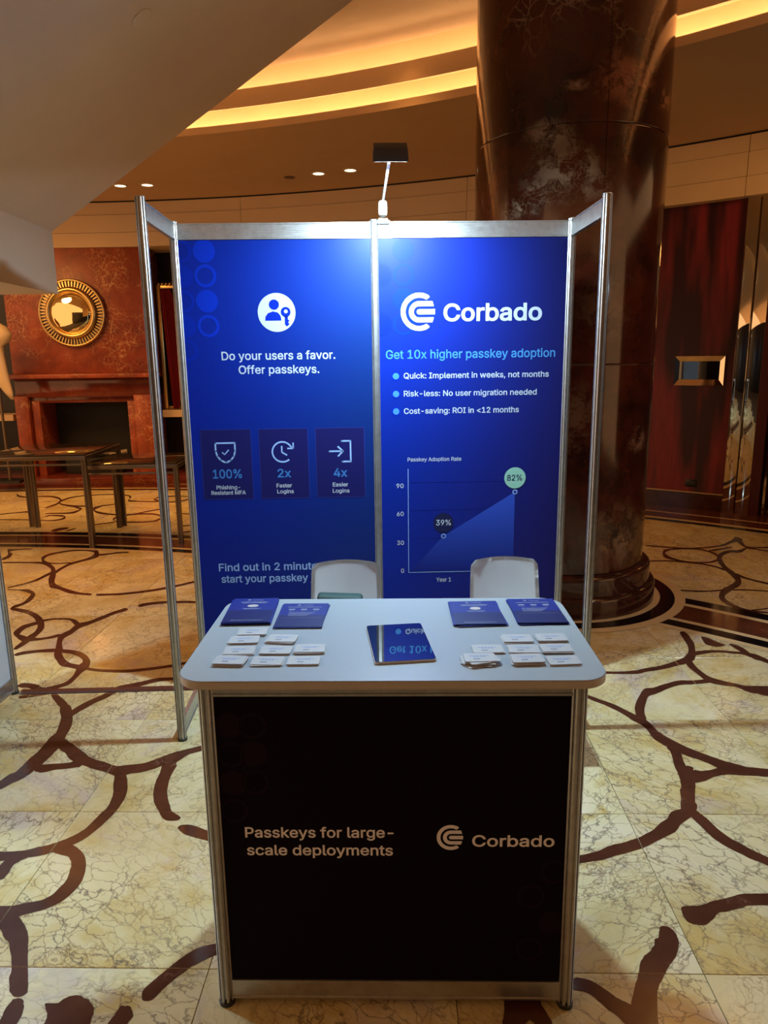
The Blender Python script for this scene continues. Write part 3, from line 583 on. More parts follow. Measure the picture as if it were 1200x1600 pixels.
for k in range(5):
    bm = bmesh.new(); x = -4.55 + 0.15*k
    tube(bm, [(x-0.15-FX, 0.22, 0.40+0.05*(k % 2)), (x+0.1-FX, 0.30, 0.44-0.04*(k % 2))], 0.035, 8)
    tag(finish('log', bm, plain('birch_log', (0.30, 0.24, 0.19), 0.8) if k == 0 else bpy.data.materials['birch_log'], fp, smooth=True))
fb('log_grate', -4.75, -3.9, 7.45, 7.75, 0.12, 0.36, M['soot'], 0.01)

# round convex mirror
rm = empty('wall_mirror', (-4.366, 7.33, 2.545), cat='mirror', label='round convex gold mirror with a ribbed sunburst frame over the mantel')
def ringY(bm, prof, n=64):   # lathe about the y axis; prof = (r, y)
    R = [[bm.verts.new((r*math.cos(2*PI*k/n), y, r*math.sin(2*PI*k/n))) for k in range(n)] for r, y in prof]
    for A, B in zip(R, R[1:]):
        for k in range(n): bm.faces.new([A[k], A[(k+1) % n], B[(k+1) % n], B[k]])
    return R
bm = bmesh.new(); R = ringY(bm, [(0.30*math.sin(t), -0.05-0.055*math.cos(t)) for t in [PI/2*(1-k/8) for k in range(8)]]); bm.faces.new(R[-1]); finish('mirror_glass', bm, M['mirror_gold'], rm, smooth='all')
bm = bmesh.new(); ringY(bm, [(0.335 + 0.04*math.cos(t), -0.055 + 0.035*math.sin(t)) for t in [2*PI*k/12 for k in range(13)]]); finish('inner_ring', bm, M['gold'], rm, smooth='all')
bm = bmesh.new(); R = ringY(bm, [(0.36, -0.012), (0.47, -0.012)]); finish('backing', bm, M['bronze'], rm)
bm = bmesh.new(); ringY(bm, [(0.470 + 0.020*math.cos(t), -0.025 + 0.018*math.sin(t)) for t in [2*PI*k/8 for k in range(9)]]); finish('outer_ring', bm, M['gold'], rm, smooth='all')
for k in range(60):
    t = 2*PI*k/60; bm = bmesh.new(); c, s = math.cos(t), math.sin(t)
    if k == 0:
        bx(bm, 0.375, 0.455, -0.038, -0.010, -0.009, 0.009); slat = finish('frame_rib', bm, M['gold'], rm)
    else:
        bm.free(); q = slat.copy(); COL.objects.link(q); q.parent = rm; q.rotation_euler = (0, t, 0)

# niche right of the fireplace: gilt frame and red curtain, low ledges
box('trim_2', -3.20, -2.3, 7.5, 7.95, 0.98, 1.09, M['stone'], kind='structure', label='pale ledge in the dark niche right of the fireplace')
box('trim_3', -8.0, -5.5, 7.5, 7.95, 0.96, 1.05, M['stone'], kind='structure', label='pale ledge in the dark niche left of the fireplace')
gf = empty('gilt_frame', (-2.71, 7.62, 1.1), cat='picture frame', label='tall ornate gilt frame in the dark niche right of the fireplace')
box('frame_stile', -0.475, -0.41, -0.05, 0.02, 0, 1.86, M['gold'], gf, 0.012); box('frame_stile', 0.41, 0.475, -0.05, 0.02, 0, 1.86, M['gold'], gf, 0.012)
box('frame_rail', -0.41, 0.41, -0.05, 0.02, 1.80, 1.86, M['gold'], gf, 0.012); box('frame_rail', -0.41, 0.41, -0.05, 0.02, 0.0, 0.05, M['gold'], gf, 0.012)
for k in range(16):
    bm = bmesh.new(); bmesh.ops.create_icosphere(bm, subdivisions=1, radius=0.028); q = finish('frame_boss', bm, M['gold'], gf, smooth='all', loc=(-0.42+0.056*k, -0.055, 1.87))
bm = bmesh.new(); n = 40
rows = []
for z, wdt in ((1.11, 0.05), (1.5, 0.09), (2.1, 0.11), (2.6, 0.12), (2.89, 0.08)):
    rows.append([bm.verts.new((-3.11 + wdt*2*k/n*1.0 - (z-2.9)*0.04, 7.53 + 0.02*math.sin(k*1.3), z)) for k in range(n)])
for A, B in zip(rows, rows[1:]):
    for k in range(n-1): bm.faces.new([A[k], A[k+1], B[k+1], B[k]])
tag(finish('red_curtain', bm, M['curtain'], smooth=True), 'narrow red velvet curtain hanging inside the gilt frame', 'curtain')

# cream sculpture at the left edge
def blob(name, prof, loc, mat, label, cat, sx=1.0, sy=1.0):
    bm = bmesh.new(); n = 20; R = []
    for z, r, dx in prof: R.append([bm.verts.new((dx + sx*r*math.cos(2*PI*k/n), sy*r*math.sin(2*PI*k/n), z)) for k in range(n)])
    for A, B in zip(R, R[1:]):
        for k in range(n): bm.faces.new([A[k], A[(k+1) % n], B[(k+1) % n], B[k]])
    bm.faces.new(R[0][::-1]); bm.faces.new(R[-1])
    return tag(finish(name, bm, mat, smooth='all', loc=loc), label, cat)
sc = empty('sculpture', (-5.24, 6.75, 0.12), cat='sculpture', label='smooth cream abstract sculpture cut by the left edge')
bm = bmesh.new(); n = 20; R = []
for z, r, dx in [(1.20, 0.02, 0.12), (1.3, 0.06, 0.08), (1.5, 0.11, 0.0), (1.8, 0.12, -0.04), (1.95, 0.10, -0.02), (2.02, 0.19, 0.0), (2.12, 0.22, 0.0), (2.22, 0.17, -0.02), (2.30, 0.05, -0.04)]:
    R.append([bm.verts.new((dx + r*math.cos(2*PI*k/n), 0.6*r*math.sin(2*PI*k/n), z)) for k in range(n)])
for A, B in zip(R, R[1:]):
    for k in range(n): bm.faces.new([A[k], A[(k+1) % n], B[(k+1) % n], B[k]])
bm.faces.new(R[0][::-1]); bm.faces.new(R[-1]); finish('carved_form', bm, M['cream'], sc, smooth='all')
bm = bmesh.new(); tube(bm, [(-0.05, 0, 0.0), (-0.05, 0, 1.6)], 0.02, 10); finish('support_rod', bm, M['bronze'], sc, smooth=True)
bm = bmesh.new(); bx(bm, -0.25, 0.15, -0.15, 0.15, 0, 0.04); finish('sculpture_base', bm, M['black'], sc)

# ------------------------------------------------------------------ nesting console tables
def table(name, x0, x1, y0, y1, h, label, leg=0.045, glass=True):
    t = empty(name, ((x0+x1)/2, (y0+y1)/2, 0), cat='table', label=label, group='bronze console tables by the fireplace'); hx, hy = (x1-x0)/2, (y1-y0)/2
    for sx in (-1, 1):
        for sy in (-1, 1):
            bm = bmesh.new(); X, Y = sx*(hx-leg/2), sy*(hy-leg/2)
            bx(bm, X-leg/2, X-0.004, Y-leg/2, Y+leg/2, 0, h-0.05); bx(bm, X+0.004, X+leg/2, Y-leg/2, Y+leg/2, 0, h-0.05)
            bx(bm, X-0.004, X+0.004, Y-leg/2+0.006, Y+leg/2-0.006, 0, h-0.05)
            finish('leg', bm, M['bronze'], t)
    for y in (-hy, hy-0.03): box('top_rail', -hx, hx, y, y+0.03, h-0.05, h-0.012, M['bronze'], t, 0.003)
    for x in (-hx, hx-0.03): box('top_rail', x, x+0.03, -hy+0.03, hy-0.03, h-0.05, h-0.012, M['bronze'], t, 0.003)
    for y in (-hy, hy-0.02): box('lower_rail', -hx+leg, hx-leg, y, y+0.02, h-0.105, h-0.085, M['bronze'], t, 0.003)
    box('table_top', -hx+0.012, hx-0.012, -hy+0.012, hy-0.012, h-0.012, h+0.004, M['table_glass'], t, 0.002)
    return t
table('console_table', -3.82, -2.80, 3.22, 4.26, 0.945, 'taller dark bronze table with a smoked top, in the middle of the three')
table('console_table', -2.875, -1.94, 3.33, 4.17, 0.832, 'lower dark bronze table right of the taller one, behind the booth post')
table('console_table', -4.75, -3.86, 3.34, 4.30, 0.86, 'lower dark bronze table left of the taller one, at the left edge')
blob('cream_vase', [(0, 0.05, 0), (0.05, 0.06, 0), (0.12, 0.055, 0), (0.16, 0.05, 0)], (-4.42, 4.12, 0.864), M['cream'], 'small cream pot on the left lower table', 'vase')

# ------------------------------------------------------------------ things on the mahogany wall
def wall_thing(name, deg, z, **k):
    x, y = P(RW, deg); return empty(name, (x, y, z), math.radians(deg-90), **k)     # local -y faces the room, x runs left to right
tv = wall_thing('wall_screen', 52.53, 1.47, cat='screen', label='black screen framed in mirror glass on the mahogany wall')
w, h = 0.545, 0.335
box('screen_panel', -w/2+0.055, w/2-0.055, -0.035, -0.02, 0.07, h-0.06, M['screen'], tv)
def frame_piece(nm, pts):
    bm = bmesh.new(); prism(bm, pts, lambda u, v: (u, -0.05 if (abs(abs(u)-w/2) < 1e-6 or v in (0, h)) else -0.032, v), lambda u, v: (u, -0.001, v)); finish(nm, bm, M['mirror'], tv)
a_, b_, c_, d_ = (-w/2, 0), (w/2, 0), (w/2, h), (-w/2, h); A_, B_, C_, D_ = (-w/2+.055, .07), (w/2-.055, .07), (w/2-.055, h-.06), (-w/2+.055, h-.06)
for q in ([a_, b_, B_, A_], [b_, c_, C_, B_], [c_, d_, D_, C_], [d_, a_, A_, D_]): frame_piece('mirror_frame', q)
oc = wall_thing('wall_socket', 52.53, 0.27, cat='wall socket', label='small black socket plate low on the mahogany wall')
box('socket_plate', -0.065, 0.065, -0.012, 0, 0, 0.09, M['black'], oc, 0.004); 
for x in (-0.03, 0.03): box('socket_insert', x-0.022, x+0.022, -0.016, -0.01, 0.02, 0.07, M['rubber'], oc, 0.003)

# mirrored doorway at the right edge
dr = empty('door_1', (0, 0, 0), kind='structure', label='mirror clad doorway at the right edge')
for dg in (50.74, 50.16):          # two tall mirror strips, turned a little towards the aisle
    x, y = P(RW-0.05, dg)
    o = box('mirror_strip', -0.069, 0.069, -0.012, 0.012, 0, 3.47, M['mirror'], dr, 0.002)
    o.location = (x, y, 0); o.rotation_euler = (0, 0, math.radians(dg-90) + math.radians(17))
arc('dark_reveal', RW-0.045, RW+0.5, 49.45, 49.88, 0, 3.3, M['red_dark'], dr, n=2, smooth=False)
for a0, w_, r in ((49.30, 0.10, RW-0.06), (49.05, 0.06, RW-0.03), (48.35, 0.10, RW+0.1), (47.6, 0.10, RW-0.05)):
    arc('chrome_bar', r, r+0.05, a0-w_, a0, 0.0, 3.3, M['chrome'], dr, n=1, smooth=False)
arc('mirror_lintel', RW-0.06, RW, 44, 49.9, 3.08, 3.47, M['mirror'], dr, n=6, smooth=False)
arc('chrome_edge', RW-0.075, RW-0.055, 44, 49.9, 3.06, 3.09, M['chrome'], dr, n=6)
arc('chrome_edge', RW-0.075, RW-0.055, 44, 49.9, 3.40, 3.43, M['chrome'], dr, n=6)
arc('glass_leaf', RW+0.02, RW+0.03, 47.7, 48.95, 0.05, 3.05, M['screen'], dr, n=2, smooth=False)
arc('curtain_panel', RW+0.3, RW+0.34, 47.0, 49.4, 1.1, 2.9, M['curtain'], dr, n=4)

# ------------------------------------------------------------------ printed lettering and marks
GLYPHS = {
'%': (676,[[175,283,146,286,121,297,101,314,86,335,78,360,75,388,75,412,78,440,87,464,101,486,121,503,146,513,175,517,206,513,230,503,250,486,264,464,273,440,276,412,276,388,273,360,264,335,250,314,230,297,205,286],[175,327,198,332,212,346,221,365,223,388,223,412,213,454,198,468,175,473,153,468,138,454,130,435,127,412,127,388,130,365,138,346,153,332],[501,-10,471,-6,446,5,426,21,412,43,403,68,400,95,400,120,403,147,412,172,427,194,447,210,471,221,501,225,531,221,556,210,576,194,590,172,598,147,601,120,601,95,598,68,589,43,575,21,555,5,531,-6],[501,35,523,39,538,53,546,73,549,95,549,120,538,162,524,176,501,180,479,176,464,162,456,142,453,120,453,95,455,73,464,53,479,39],[132,0,482,509,540,509,191,0]]),
',': (188,[[38,-119,68,71,137,71,84,-119]]),
'-': (453,[[337,244,337,188,114,188,114,244]]),
'.': (188,[[95,-4,78,-1,63,9,53,24,50,41,53,59,63,73,78,83,95,87,113,83,128,73,138,59,141,41,138,24,128,9,113,-1]]),
'0': (453,[[227,-7,174,1,130,24,95,62,69,113,60,144,53,178,49,214,48,254,49,294,53,330,60,364,69,395,95,447,130,484,174,508,227,516,279,508,323,484,358,447,384,395,393,364,400,330,404,294,405,254,404,214,400,178,393,144,384,113,359,62,323,24,279,1],[227,50,261,56,290,74,313,103,330,144,340,194,344,254,340,314,330,365,313,405,290,435,261,453,227,460,192,453,163,435,140,405,123,365,113,314,109,254,113,194,123,144,140,103,163,74,192,56]]),
'1': (453,[[76,0,76,55,391,55,391,0],[276,509,276,0,212,0,212,448,209,448,86,358,86,427,198,509]]),
'2': (453,[[64,0,64,47,234,229,282,282,311,327,320,371,317,397,308,419,293,436,273,449,224,460,196,457,172,447,153,433,139,413,130,390,127,362,66,362,71,405,86,442,111,473,143,496,182,511,225,516,268,511,306,497,337,474,361,445,376,411,381,372,371,318,336,259,267,180,153,60,153,57,389,57,389,0]]),
'3': (453,[[218,-7,173,-3,133,10,98,30,70,57,52,91,44,132,109,132,115,107,126,87,144,71,165,59,219,50,275,61,297,74,315,93,325,116,329,145,326,172,316,196,299,217,275,234,242,244,201,248,157,248,157,299,288,448,288,452,70,452,70,509,372,509,372,461,211,278,211,289,264,288,308,276,344,253,371,222,387,186,393,145,387,103,370,66,344,36,309,12,266,-2]]),
'4': (453,[[40,105,40,158,247,509,311,509,109,166,109,163,413,163,413,105],[282,0,282,121,282,146,282,318,343,318,343,0]]),
'6': (453,[[226,-7,182,-1,142,15,109,40,84,74,69,115,64,162,68,199,80,239,137,340,252,509,322,509,151,261,145,261,165,288,196,307,235,314,278,309,316,295,346,271,370,240,384,201,389,157,384,112,368,73,343,39,310,14,271,-2],[226,48,254,52,279,63,299,79,314,101,324,128,327,157,324,187,314,213,299,235,279,251,254,262,226,265,198,262,174,252,153,235,138,214,128,188,125,158,128,128,138,102,153,79,174,63,198,52]]),
'8': (453,[[226,-7,178,-2,136,11,101,33,74,62,57,96,52,135,55,166,65,195,81,220,101,241,125,256,153,265,153,267,119,282,93,308,76,342,70,380,75,417,90,450,114,477,146,498,184,511,226,516,269,511,306,498,337,477,361,450,377,417,382,380,376,342,359,308,333,282,300,267,300,265,327,256,351,241,372,220,387,195,397,166,401,135,395,96,378,62,352,33,317,11,275,-2],[226,49,258,52,285,60,307,74,323,91,333,113,337,139,333,165,322,189,305,208,283,223,256,232,226,235,196,232,169,223,147,208,130,189,119,165,115,139,119,113,129,91,145,74,167,60,195,52],[226,290,274,300,293,313,307,330,316,351,319,376,316,399,308,420,294,437,275,449,226,460,177,449,159,437,145,420,136,399,133,376,136,351,145,330,159,313,178,300]]),
'9': (453,[[226,516,271,510,310,494,343,468,368,434,384,393,389,347,385,309,373,270,315,168,200,0,130,0,301,248,307,248,287,221,257,202,218,195,175,199,137,214,106,237,83,269,68,307,64,352,69,397,85,436,110,469,143,494,182,510],[226,460,199,457,174,446,154,429,138,407,129,381,125,352,129,322,138,295,154,274,174,257,199,247,226,243,254,247,279,257,299,273,314,295,324,321,327,350,324,381,314,407,299,429,279,446,254,457]]),
':': (188,[[95,-4,78,-1,63,9,53,24,50,41,53,59,63,73,78,83,95,87,113,83,128,73,138,59,141,41,138,24,128,9,113,-1],[95,271,78,274,63,284,53,299,50,316,53,334,63,349,78,359,95,362,113,359,128,349,138,334,141,316,138,299,128,284,113,274]]),
'<': (453,[[65,178,65,220,388,383,388,316,142,200,144,204,144,194,142,198,388,81,388,15]]),
'A': (480,[[16,0,201,509,276,509,463,0,395,0,287,302,264,372,232,478,245,478,213,371,191,302,85,0],[110,142,110,199,370,199,370,142]]),
'C': (510,[[267,-7,235,-5,205,1,177,11,150,25,126,42,104,63,86,88,70,115,57,146,48,179,42,215,40,254,42,293,48,329,57,362,70,393,86,421,104,445,126,466,150,484,177,498,205,508,235,514,267,516,340,504,373,490,402,471,427,447,448,418,463,385,473,348,408,348,389,395,357,428,315,449,267,456,223,450,184,432,150,403,125,364,109,314,103,254,109,194,125,145,151,105,184,76,223,59,267,53,315,60,357,81,389,114,408,160,473,160,463,124,448,91,428,62,402,38,373,19,341,5,305,-4]]),
'D': (502,[[219,0,96,0,96,57,215,57,272,63,318,81,354,110,379,149,394,198,399,255,394,312,379,361,354,399,320,428,275,446,221,452,93,452,93,509,225,509,261,507,294,501,325,492,353,478,399,441,433,391,446,361,455,329,460,293,462,255,460,217,455,181,446,149,433,119,417,92,398,68,376,48,351,31,322,17,291,8,256,2],[125,509,125,0,60,0,60,509]]),
'E': (419,[[60,0,60,509,372,509,372,452,125,452,125,286,355,286,355,229,125,229,125,57,375,57,375,0]]),
'F': (410,[[60,0,60,509,369,509,369,452,125,452,125,278,346,278,346,221,125,221,125,0]]),
'G': (520,[[269,-7,236,-5,205,1,176,11,149,25,125,43,104,64,85,88,69,116,57,146,47,179,42,215,40,254,42,293,47,329,57,362,69,393,85,421,103,445,125,466,149,484,175,498,203,508,233,514,265,516,304,513,340,504,374,489,403,469,429,445,449,416,465,384,474,349,408,349,387,393,356,427,315,448,265,456,222,450,183,432,150,404,125,364,109,314,103,254,109,194,125,145,151,105,184,76,224,59,269,53,309,57,345,71,374,93,396,123,410,160,415,202,434,199,283,199,283,256,478,256,478,200,471,141,451,91,419,50,377,19,326,0]]),
'I': (300,[[31,0,31,57,118,57,118,452,31,452,31,509,269,509,269,452,183,452,183,57,269,57,269,0]]),
'L': (393,[[60,0,60,509,125,509,125,57,361,57,361,0]]),
'M': (628,[[60,0,60,509,152,509,277,187,287,159,299,123,311,84,322,49,307,49,318,83,330,121,342,158,352,187,476,509,568,509,568,0,504,0,504,291,504,327,505,369,506,413,507,457,513,457,498,409,482,363,467,322,456,291,342,0,286,0,170,291,159,321,145,361,129,408,112,457,119,457,120,416,121,372,122,328,122,291,122,0]]),
'N': (523,[[60,0,60,509,136,509,343,183,363,151,388,107,414,55,405,54,401,108,399,157,399,195,399,509,463,509,463,0,387,0,202,290,177,331,148,381,108,452,119,454,122,384,124,328,125,291,125,0]]),
'O': (533,[[267,-7,235,-5,205,1,177,11,150,25,126,42,105,63,86,88,70,115,57,146,48,179,42,215,40,254,42,293,48,329,57,362,70,393,86,421,105,445,126,466,150,484,177,498,205,508,235,514,267,516,299,514,329,508,357,498,384,484,408,466,429,445,448,421,464,393,477,362,486,329,491,293,493,254,491,215,486,179,477,146,464,115,448,88,429,63,408,42,384,25,357,11,329,1,299,-5],[267,53,310,59,349,76,383,105,408,144,425,194,430,254,425,314,408,365,383,404,349,433,310,450,267,456,223,450,184,433,151,404,125,364,109,314,103,254,109,194,125,144,151,105,184,76,223,59]]),
'P': (445,[[60,0,60,509,235,509,289,503,332,487,366,462,390,430,404,391,409,348,404,304,390,265,366,233,332,207,289,191,235,186,109,186,109,242,233,242,269,246,297,256,318,272,333,294,342,319,344,348,342,376,333,402,318,423,297,439,268,449,232,452,125,452,125,0]]),
'Q': (533,[[245,159,313,159,369,85,384,65,468,-48,401,-48,346,27,331,46],[267,-7,235,-5,205,1,177,11,150,25,126,42,105,63,86,88,70,115,57,146,48,179,42,215,40,254,42,293,48,329,57,362,70,393,86,421,105,445,126,466,150,484,177,498,205,508,235,514,267,516,299,514,329,508,357,498,384,484,408,466,429,445,448,421,464,393,477,362,486,329,491,293,493,254,491,215,486,179,477,146,464,115,448,88,429,63,408,42,384,25,357,11,329,1,299,-5],[267,53,310,59,349,76,383,105,408,144,425,194,430,254,425,314,408,365,383,404,349,433,310,450,267,456,223,450,184,433,151,404,125,364,109,314,103,254,109,194,125,144,151,105,184,76,223,59]]),
'R': (449,[[60,0,60,509,236,509,290,504,333,489,367,465,390,433,405,395,409,352,405,309,390,271,367,240,333,217,289,203,236,198,96,198,96,255,234,255,269,258,298,267,319,281,334,300,342,324,345,352,342,380,334,405,319,425,298,440,269,449,233,452,125,452,125,0],[353,0,230,229,303,229,428,0]]),
'Y': (472,[[203,0,203,208,16,509,91,509,192,344,222,292,250,230,224,230,251,293,280,344,381,509,455,509,268,208,268,0]]),
'a': (389,[[160,-9,126,-5,94,5,68,22,48,45,35,73,30,108,34,138,43,161,58,179,78,193,125,211,178,220,234,227,265,235,273,243,276,255,276,257,267,297,240,322,196,331,149,322,118,301,100,274,41,291,57,322,79,346,104,364,133,375,194,384,239,379,286,360,306,343,322,320,333,290,337,251,337,0,277,0,277,52,272,52,252,25,215,1],[170,45,202,49,228,59,248,74,263,93,272,115,276,138,276,190,259,182,231,176,200,171,175,168,134,159,103,139,95,124,92,105,102,72,130,52]]),
'b': (424,[[229,-8,198,-5,172,4,138,31,118,59,112,59,112,0,53,0,53,509,114,509,114,319,118,319,137,346,171,373,197,381,229,384,274,378,313,361,345,332,370,293,385,245,390,189,385,133,370,84,346,45,313,16,274,-2],[220,47,253,51,279,66,301,88,316,117,325,151,328,189,325,227,316,261,301,290,280,311,253,325,220,330,188,325,161,312,140,291,125,263,116,229,113,189,116,150,125,115,140,86,162,65,188,51]]),
'c': (396,[[207,-8,159,-2,117,16,82,46,56,85,40,133,34,187,40,243,56,291,82,330,117,360,159,378,207,384,260,377,305,356,340,322,362,277,303,262,290,289,270,311,242,325,207,330,173,325,145,310,124,287,108,258,99,224,96,187,99,151,108,117,124,89,145,66,173,51,207,46,243,52,271,66,292,89,304,117,363,102,341,56,306,21,261,-1]]),
'd': (424,[[195,-8,151,-2,111,16,79,45,55,84,39,133,34,189,39,245,55,293,79,332,112,361,151,378,196,384,228,381,253,373,287,346,306,319,311,319,311,509,372,509,372,0,313,0,313,59,307,59,287,31,252,4,227,-5],[205,47,236,51,263,65,284,86,299,115,309,150,312,189,309,229,300,263,284,291,263,312,237,325,205,330,172,325,145,311,124,290,108,261,99,227,96,189,99,151,109,117,124,88,145,66,172,51]]),
'e': (404,[[212,-8,161,-2,117,16,82,46,56,85,40,132,34,187,39,242,55,290,81,329,115,359,157,378,205,384,266,374,294,361,319,341,341,315,357,282,368,242,371,194,371,169,75,169,75,221,338,221,310,202,307,237,298,269,283,294,263,314,237,326,205,330,173,326,146,313,125,294,109,270,99,241,96,211,96,178,100,139,110,106,128,80,151,61,179,50,212,46,254,53,285,73,306,105,365,91,353,63,335,39,311,19,283,4,249,-5]]),
'f': (254,[[228,379,228,327,6,327,6,379],[81,0,81,432,84,461,96,486,113,505,135,519,187,530,222,527,243,521,227,468,215,472,195,474,171,470,154,460,145,443,142,419,142,0]]),
'g': (425,[[207,-151,168,-148,134,-140,82,-110,51,-69,101,-41,122,-66,154,-88,207,-97,249,-92,282,-75,304,-47,311,-6,311,68,306,68,287,41,252,16,227,8,195,5,152,10,113,27,80,53,55,90,39,136,34,191,39,246,55,293,80,332,112,361,152,378,196,384,228,382,253,373,288,346,308,319,313,319,313,379,372,379,372,-9,367,-54,350,-90,324,-117,291,-136,251,-147],[205,59,237,63,264,75,285,95,300,121,309,154,312,193,309,231,300,264,285,291,264,312,237,325,205,330,172,325,145,312,124,290,109,262,99,229,96,193,99,155,109,123,124,96,145,76,172,63]]),
'h': (410,[[114,227,114,0,53,0,53,509,114,509,114,287,102,287,124,332,152,362,187,379,227,384,264,380,295,369,321,349,341,321,353,285,357,240,357,0,296,0,296,235,290,275,273,304,246,323,210,329,184,326,161,317,141,303,126,283,117,257]]),
'i': (167,[[53,0,53,379,114,379,114,0],[84,443,67,446,54,455,44,468,41,483,44,499,54,512,67,521,84,524,100,521,114,512,123,499,126,483,123,468,114,455,100,446]]),
'j': (167,[[53,379,114,379,114,-30,111,-63,102,-90,86,-113,65,-129,37,-139,4,-143,-10,-143,-10,-87,2,-87,25,-83,40,-72,50,-54,53,-29],[83,443,67,446,53,455,44,468,41,483,44,499,53,512,67,521,83,524,100,521,114,512,123,499,126,483,123,468,114,455,100,446]]),
'k': (381,[[110,137,110,212,121,212,284,379,360,379,184,199,177,199],[53,0,53,509,114,509,114,0],[294,0,148,186,191,229,372,0]]),
'l': (189,[[139,-2,101,3,74,20,58,47,53,84,53,509,114,509,114,99,120,62,130,54,146,52,160,53,170,54,181,3,162,-1]]),
'm': (610,[[53,0,53,379,112,379,112,295,108,295,118,323,132,346,172,376,219,386,257,380,287,361,309,331,321,295,312,295,322,321,337,343,381,375,437,386,468,383,497,372,522,354,541,328,553,296,557,255,557,0,496,0,496,254,490,289,473,313,447,326,419,330,395,328,374,320,345,290,335,247,335,0,274,0,274,260,269,288,253,311,229,326,199,330,158,320,140,307,126,289,117,266,114,238,114,0]]),
'n': (410,[[114,227,114,0,53,0,53,379,112,379,112,287,102,287,124,332,152,362,187,379,227,384,264,380,295,369,321,349,341,321,353,285,357,240,357,0,296,0,296,235,290,275,273,304,246,323,210,329,184,326,161,317,141,303,126,283,117,257]]),
'o': (415,[[207,-8,159,-2,117,16,82,46,56,85,40,133,34,187,40,243,56,291,82,330,117,360,159,378,207,384,256,378,299,360,333,330,359,291,376,243,381,187,376,133,359,85,333,46,299,16,256,-2],[207,46,242,51,270,66,292,89,307,117,316,151,319,187,316,224,307,258,292,287,270,310,242,325,207,330,173,325,145,310,124,287,108,258,99,224,96,187,99,151,108,117,124,89,145,66,173,51]]),
'p': (424,[[53,-143,53,379,112,379,112,319,118,319,137,346,171,373,197,381,229,384,274,378,313,361,345,332,370,293,385,245,390,189,385,133,370,84,346,45,313,16,274,-2,229,-8,198,-5,173,4,138,31,118,59,114,59,114,-143],[220,47,253,51,279,66,301,88,316,117,325,151,328,189,325,227,316,261,301,290,280,311,253,325,220,330,188,325,161,312,140,291,125,263,116,229,113,189,116,150,125,115,140,86,162,65,188,51]]),
'r': (259,[[53,0,53,379,112,379,112,321,115,321,130,347,152,367,181,380,213,385,229,384,243,384,243,322,230,324,207,326,182,323,159,315,140,301,126,284,117,262,114,237,114,0]]),
's': (365,[[182,-8,145,-5,112,3,84,18,62,38,45,63,36,94,94,107,105,79,124,60,150,49,181,45,217,50,244,62,262,81,268,103,265,121,254,136,237,147,212,155,149,170,104,186,72,208,53,237,47,274,51,305,65,332,87,354,115,370,149,381,187,384,223,381,254,372,279,358,299,339,324,290,268,277,258,298,243,316,219,328,187,333,156,329,131,317,114,299,109,277,112,258,124,243,172,223,229,209,275,194,306,171,325,142,331,107,326,75,312,47,290,24,260,6,223,-5]]),
't': (227,[[204,379,204,327,6,327,6,379],[65,471,126,471,126,98,128,76,136,61,150,53,170,50,185,51,202,54,213,2,192,-3,168,-4,125,2,92,21,72,52,65,93]]),
'u': (410,[[182,-5,146,-1,115,11,89,31,69,59,57,95,53,139,53,379,114,379,114,144,119,105,137,75,164,56,200,50,226,53,249,62,268,77,283,97,293,122,296,153,296,379,357,379,357,0,298,0,298,92,307,92,286,47,257,17,222,0]]),
'v': (389,[[163,0,17,379,84,379,165,155,187,87,206,21,184,21,203,87,224,155,305,379,371,379,226,0]]),
'w': (567,[[138,0,23,379,87,379,133,214,154,137,175,41,165,41,186,135,206,214,252,379,316,379,362,214,382,136,402,41,391,41,413,135,434,214,480,379,545,379,429,0,368,0,319,172,305,225,291,280,277,338,291,338,277,280,263,225,248,172,199,0]]),
'x': (379,[[21,0,171,218,171,171,29,379,100,379,147,306,179,253,207,206,175,206,202,253,233,306,282,379,352,379,209,169,209,214,358,0,287,0,231,85,200,136,173,182,205,182,178,136,148,85,91,0]]),
'y': (389,[[47,-139,61,-86,71,-87,104,-89,130,-74,151,-36,163,-1,17,379,84,379,165,155,187,87,206,21,184,21,202,87,224,155,305,379,371,379,204,-58,177,-107,139,-136,91,-145,65,-143]]),
' ': (188,[])}
from mathutils.geometry import delaunay_2d_cdt
def glyph_fill(loops, bold):
    """triangles of a glyph: outlines swelled by bold, filled where they wind around"""
    V, E, LP = [], [], []
    def area(L): return sum(L[k][0]*L[(k+1) % len(L)][1] - L[(k+1) % len(L)][0]*L[k][1] for k in range(len(L)))/2
    P_ = [[(L[2*k]/1000, L[2*k+1]/1000) for k in range(len(L)//2)] for L in loops]
    sg = 1 if area(max(P_, key=lambda L: abs(area(L)))) > 0 else -1
    for L in P_:
        n = len(L); Q = []
        for k in range(n):
            a, b, d = Vector(L[k-1]), Vector(L[k]), Vector(L[(k+1) % n])
            t0, t1 = (b-a).normalized(), (d-b).normalized()
            n0, n1 = Vector((t0.y, -t0.x))*sg, Vector((t1.y, -t1.x))*sg
            m = n0 + n1; m = m/max(m.length_squared, 0.6)*2
            Q.append(b + m*bold)
        LP.append(Q); s0 = len(V); V += Q; E += [(s0+k, s0+(k+1) % n) for k in range(n)]
    vo, eo, fo = delaunay_2d_cdt(V, E, [], 0, 1e-6)[:3]
    keep = []
    for f in fo:
        px = sum(vo[i].x for i in f)/len(f); py = sum(vo[i].y for i in f)/len(f); wn = 0
        for L in LP:
            for k in range(len(L)):
                p, q = L[k], L[(k+1) % len(L)]
                if (p.y > py) != (q.y > py) and px < (q.x-p.x)*(py-p.y)/(q.y-p.y)+p.x: wn += 1 if q.y > p.y else -1
        if wn: keep.append(tuple(f))
    return [tuple(v) for v in vo], keep
GC = {}
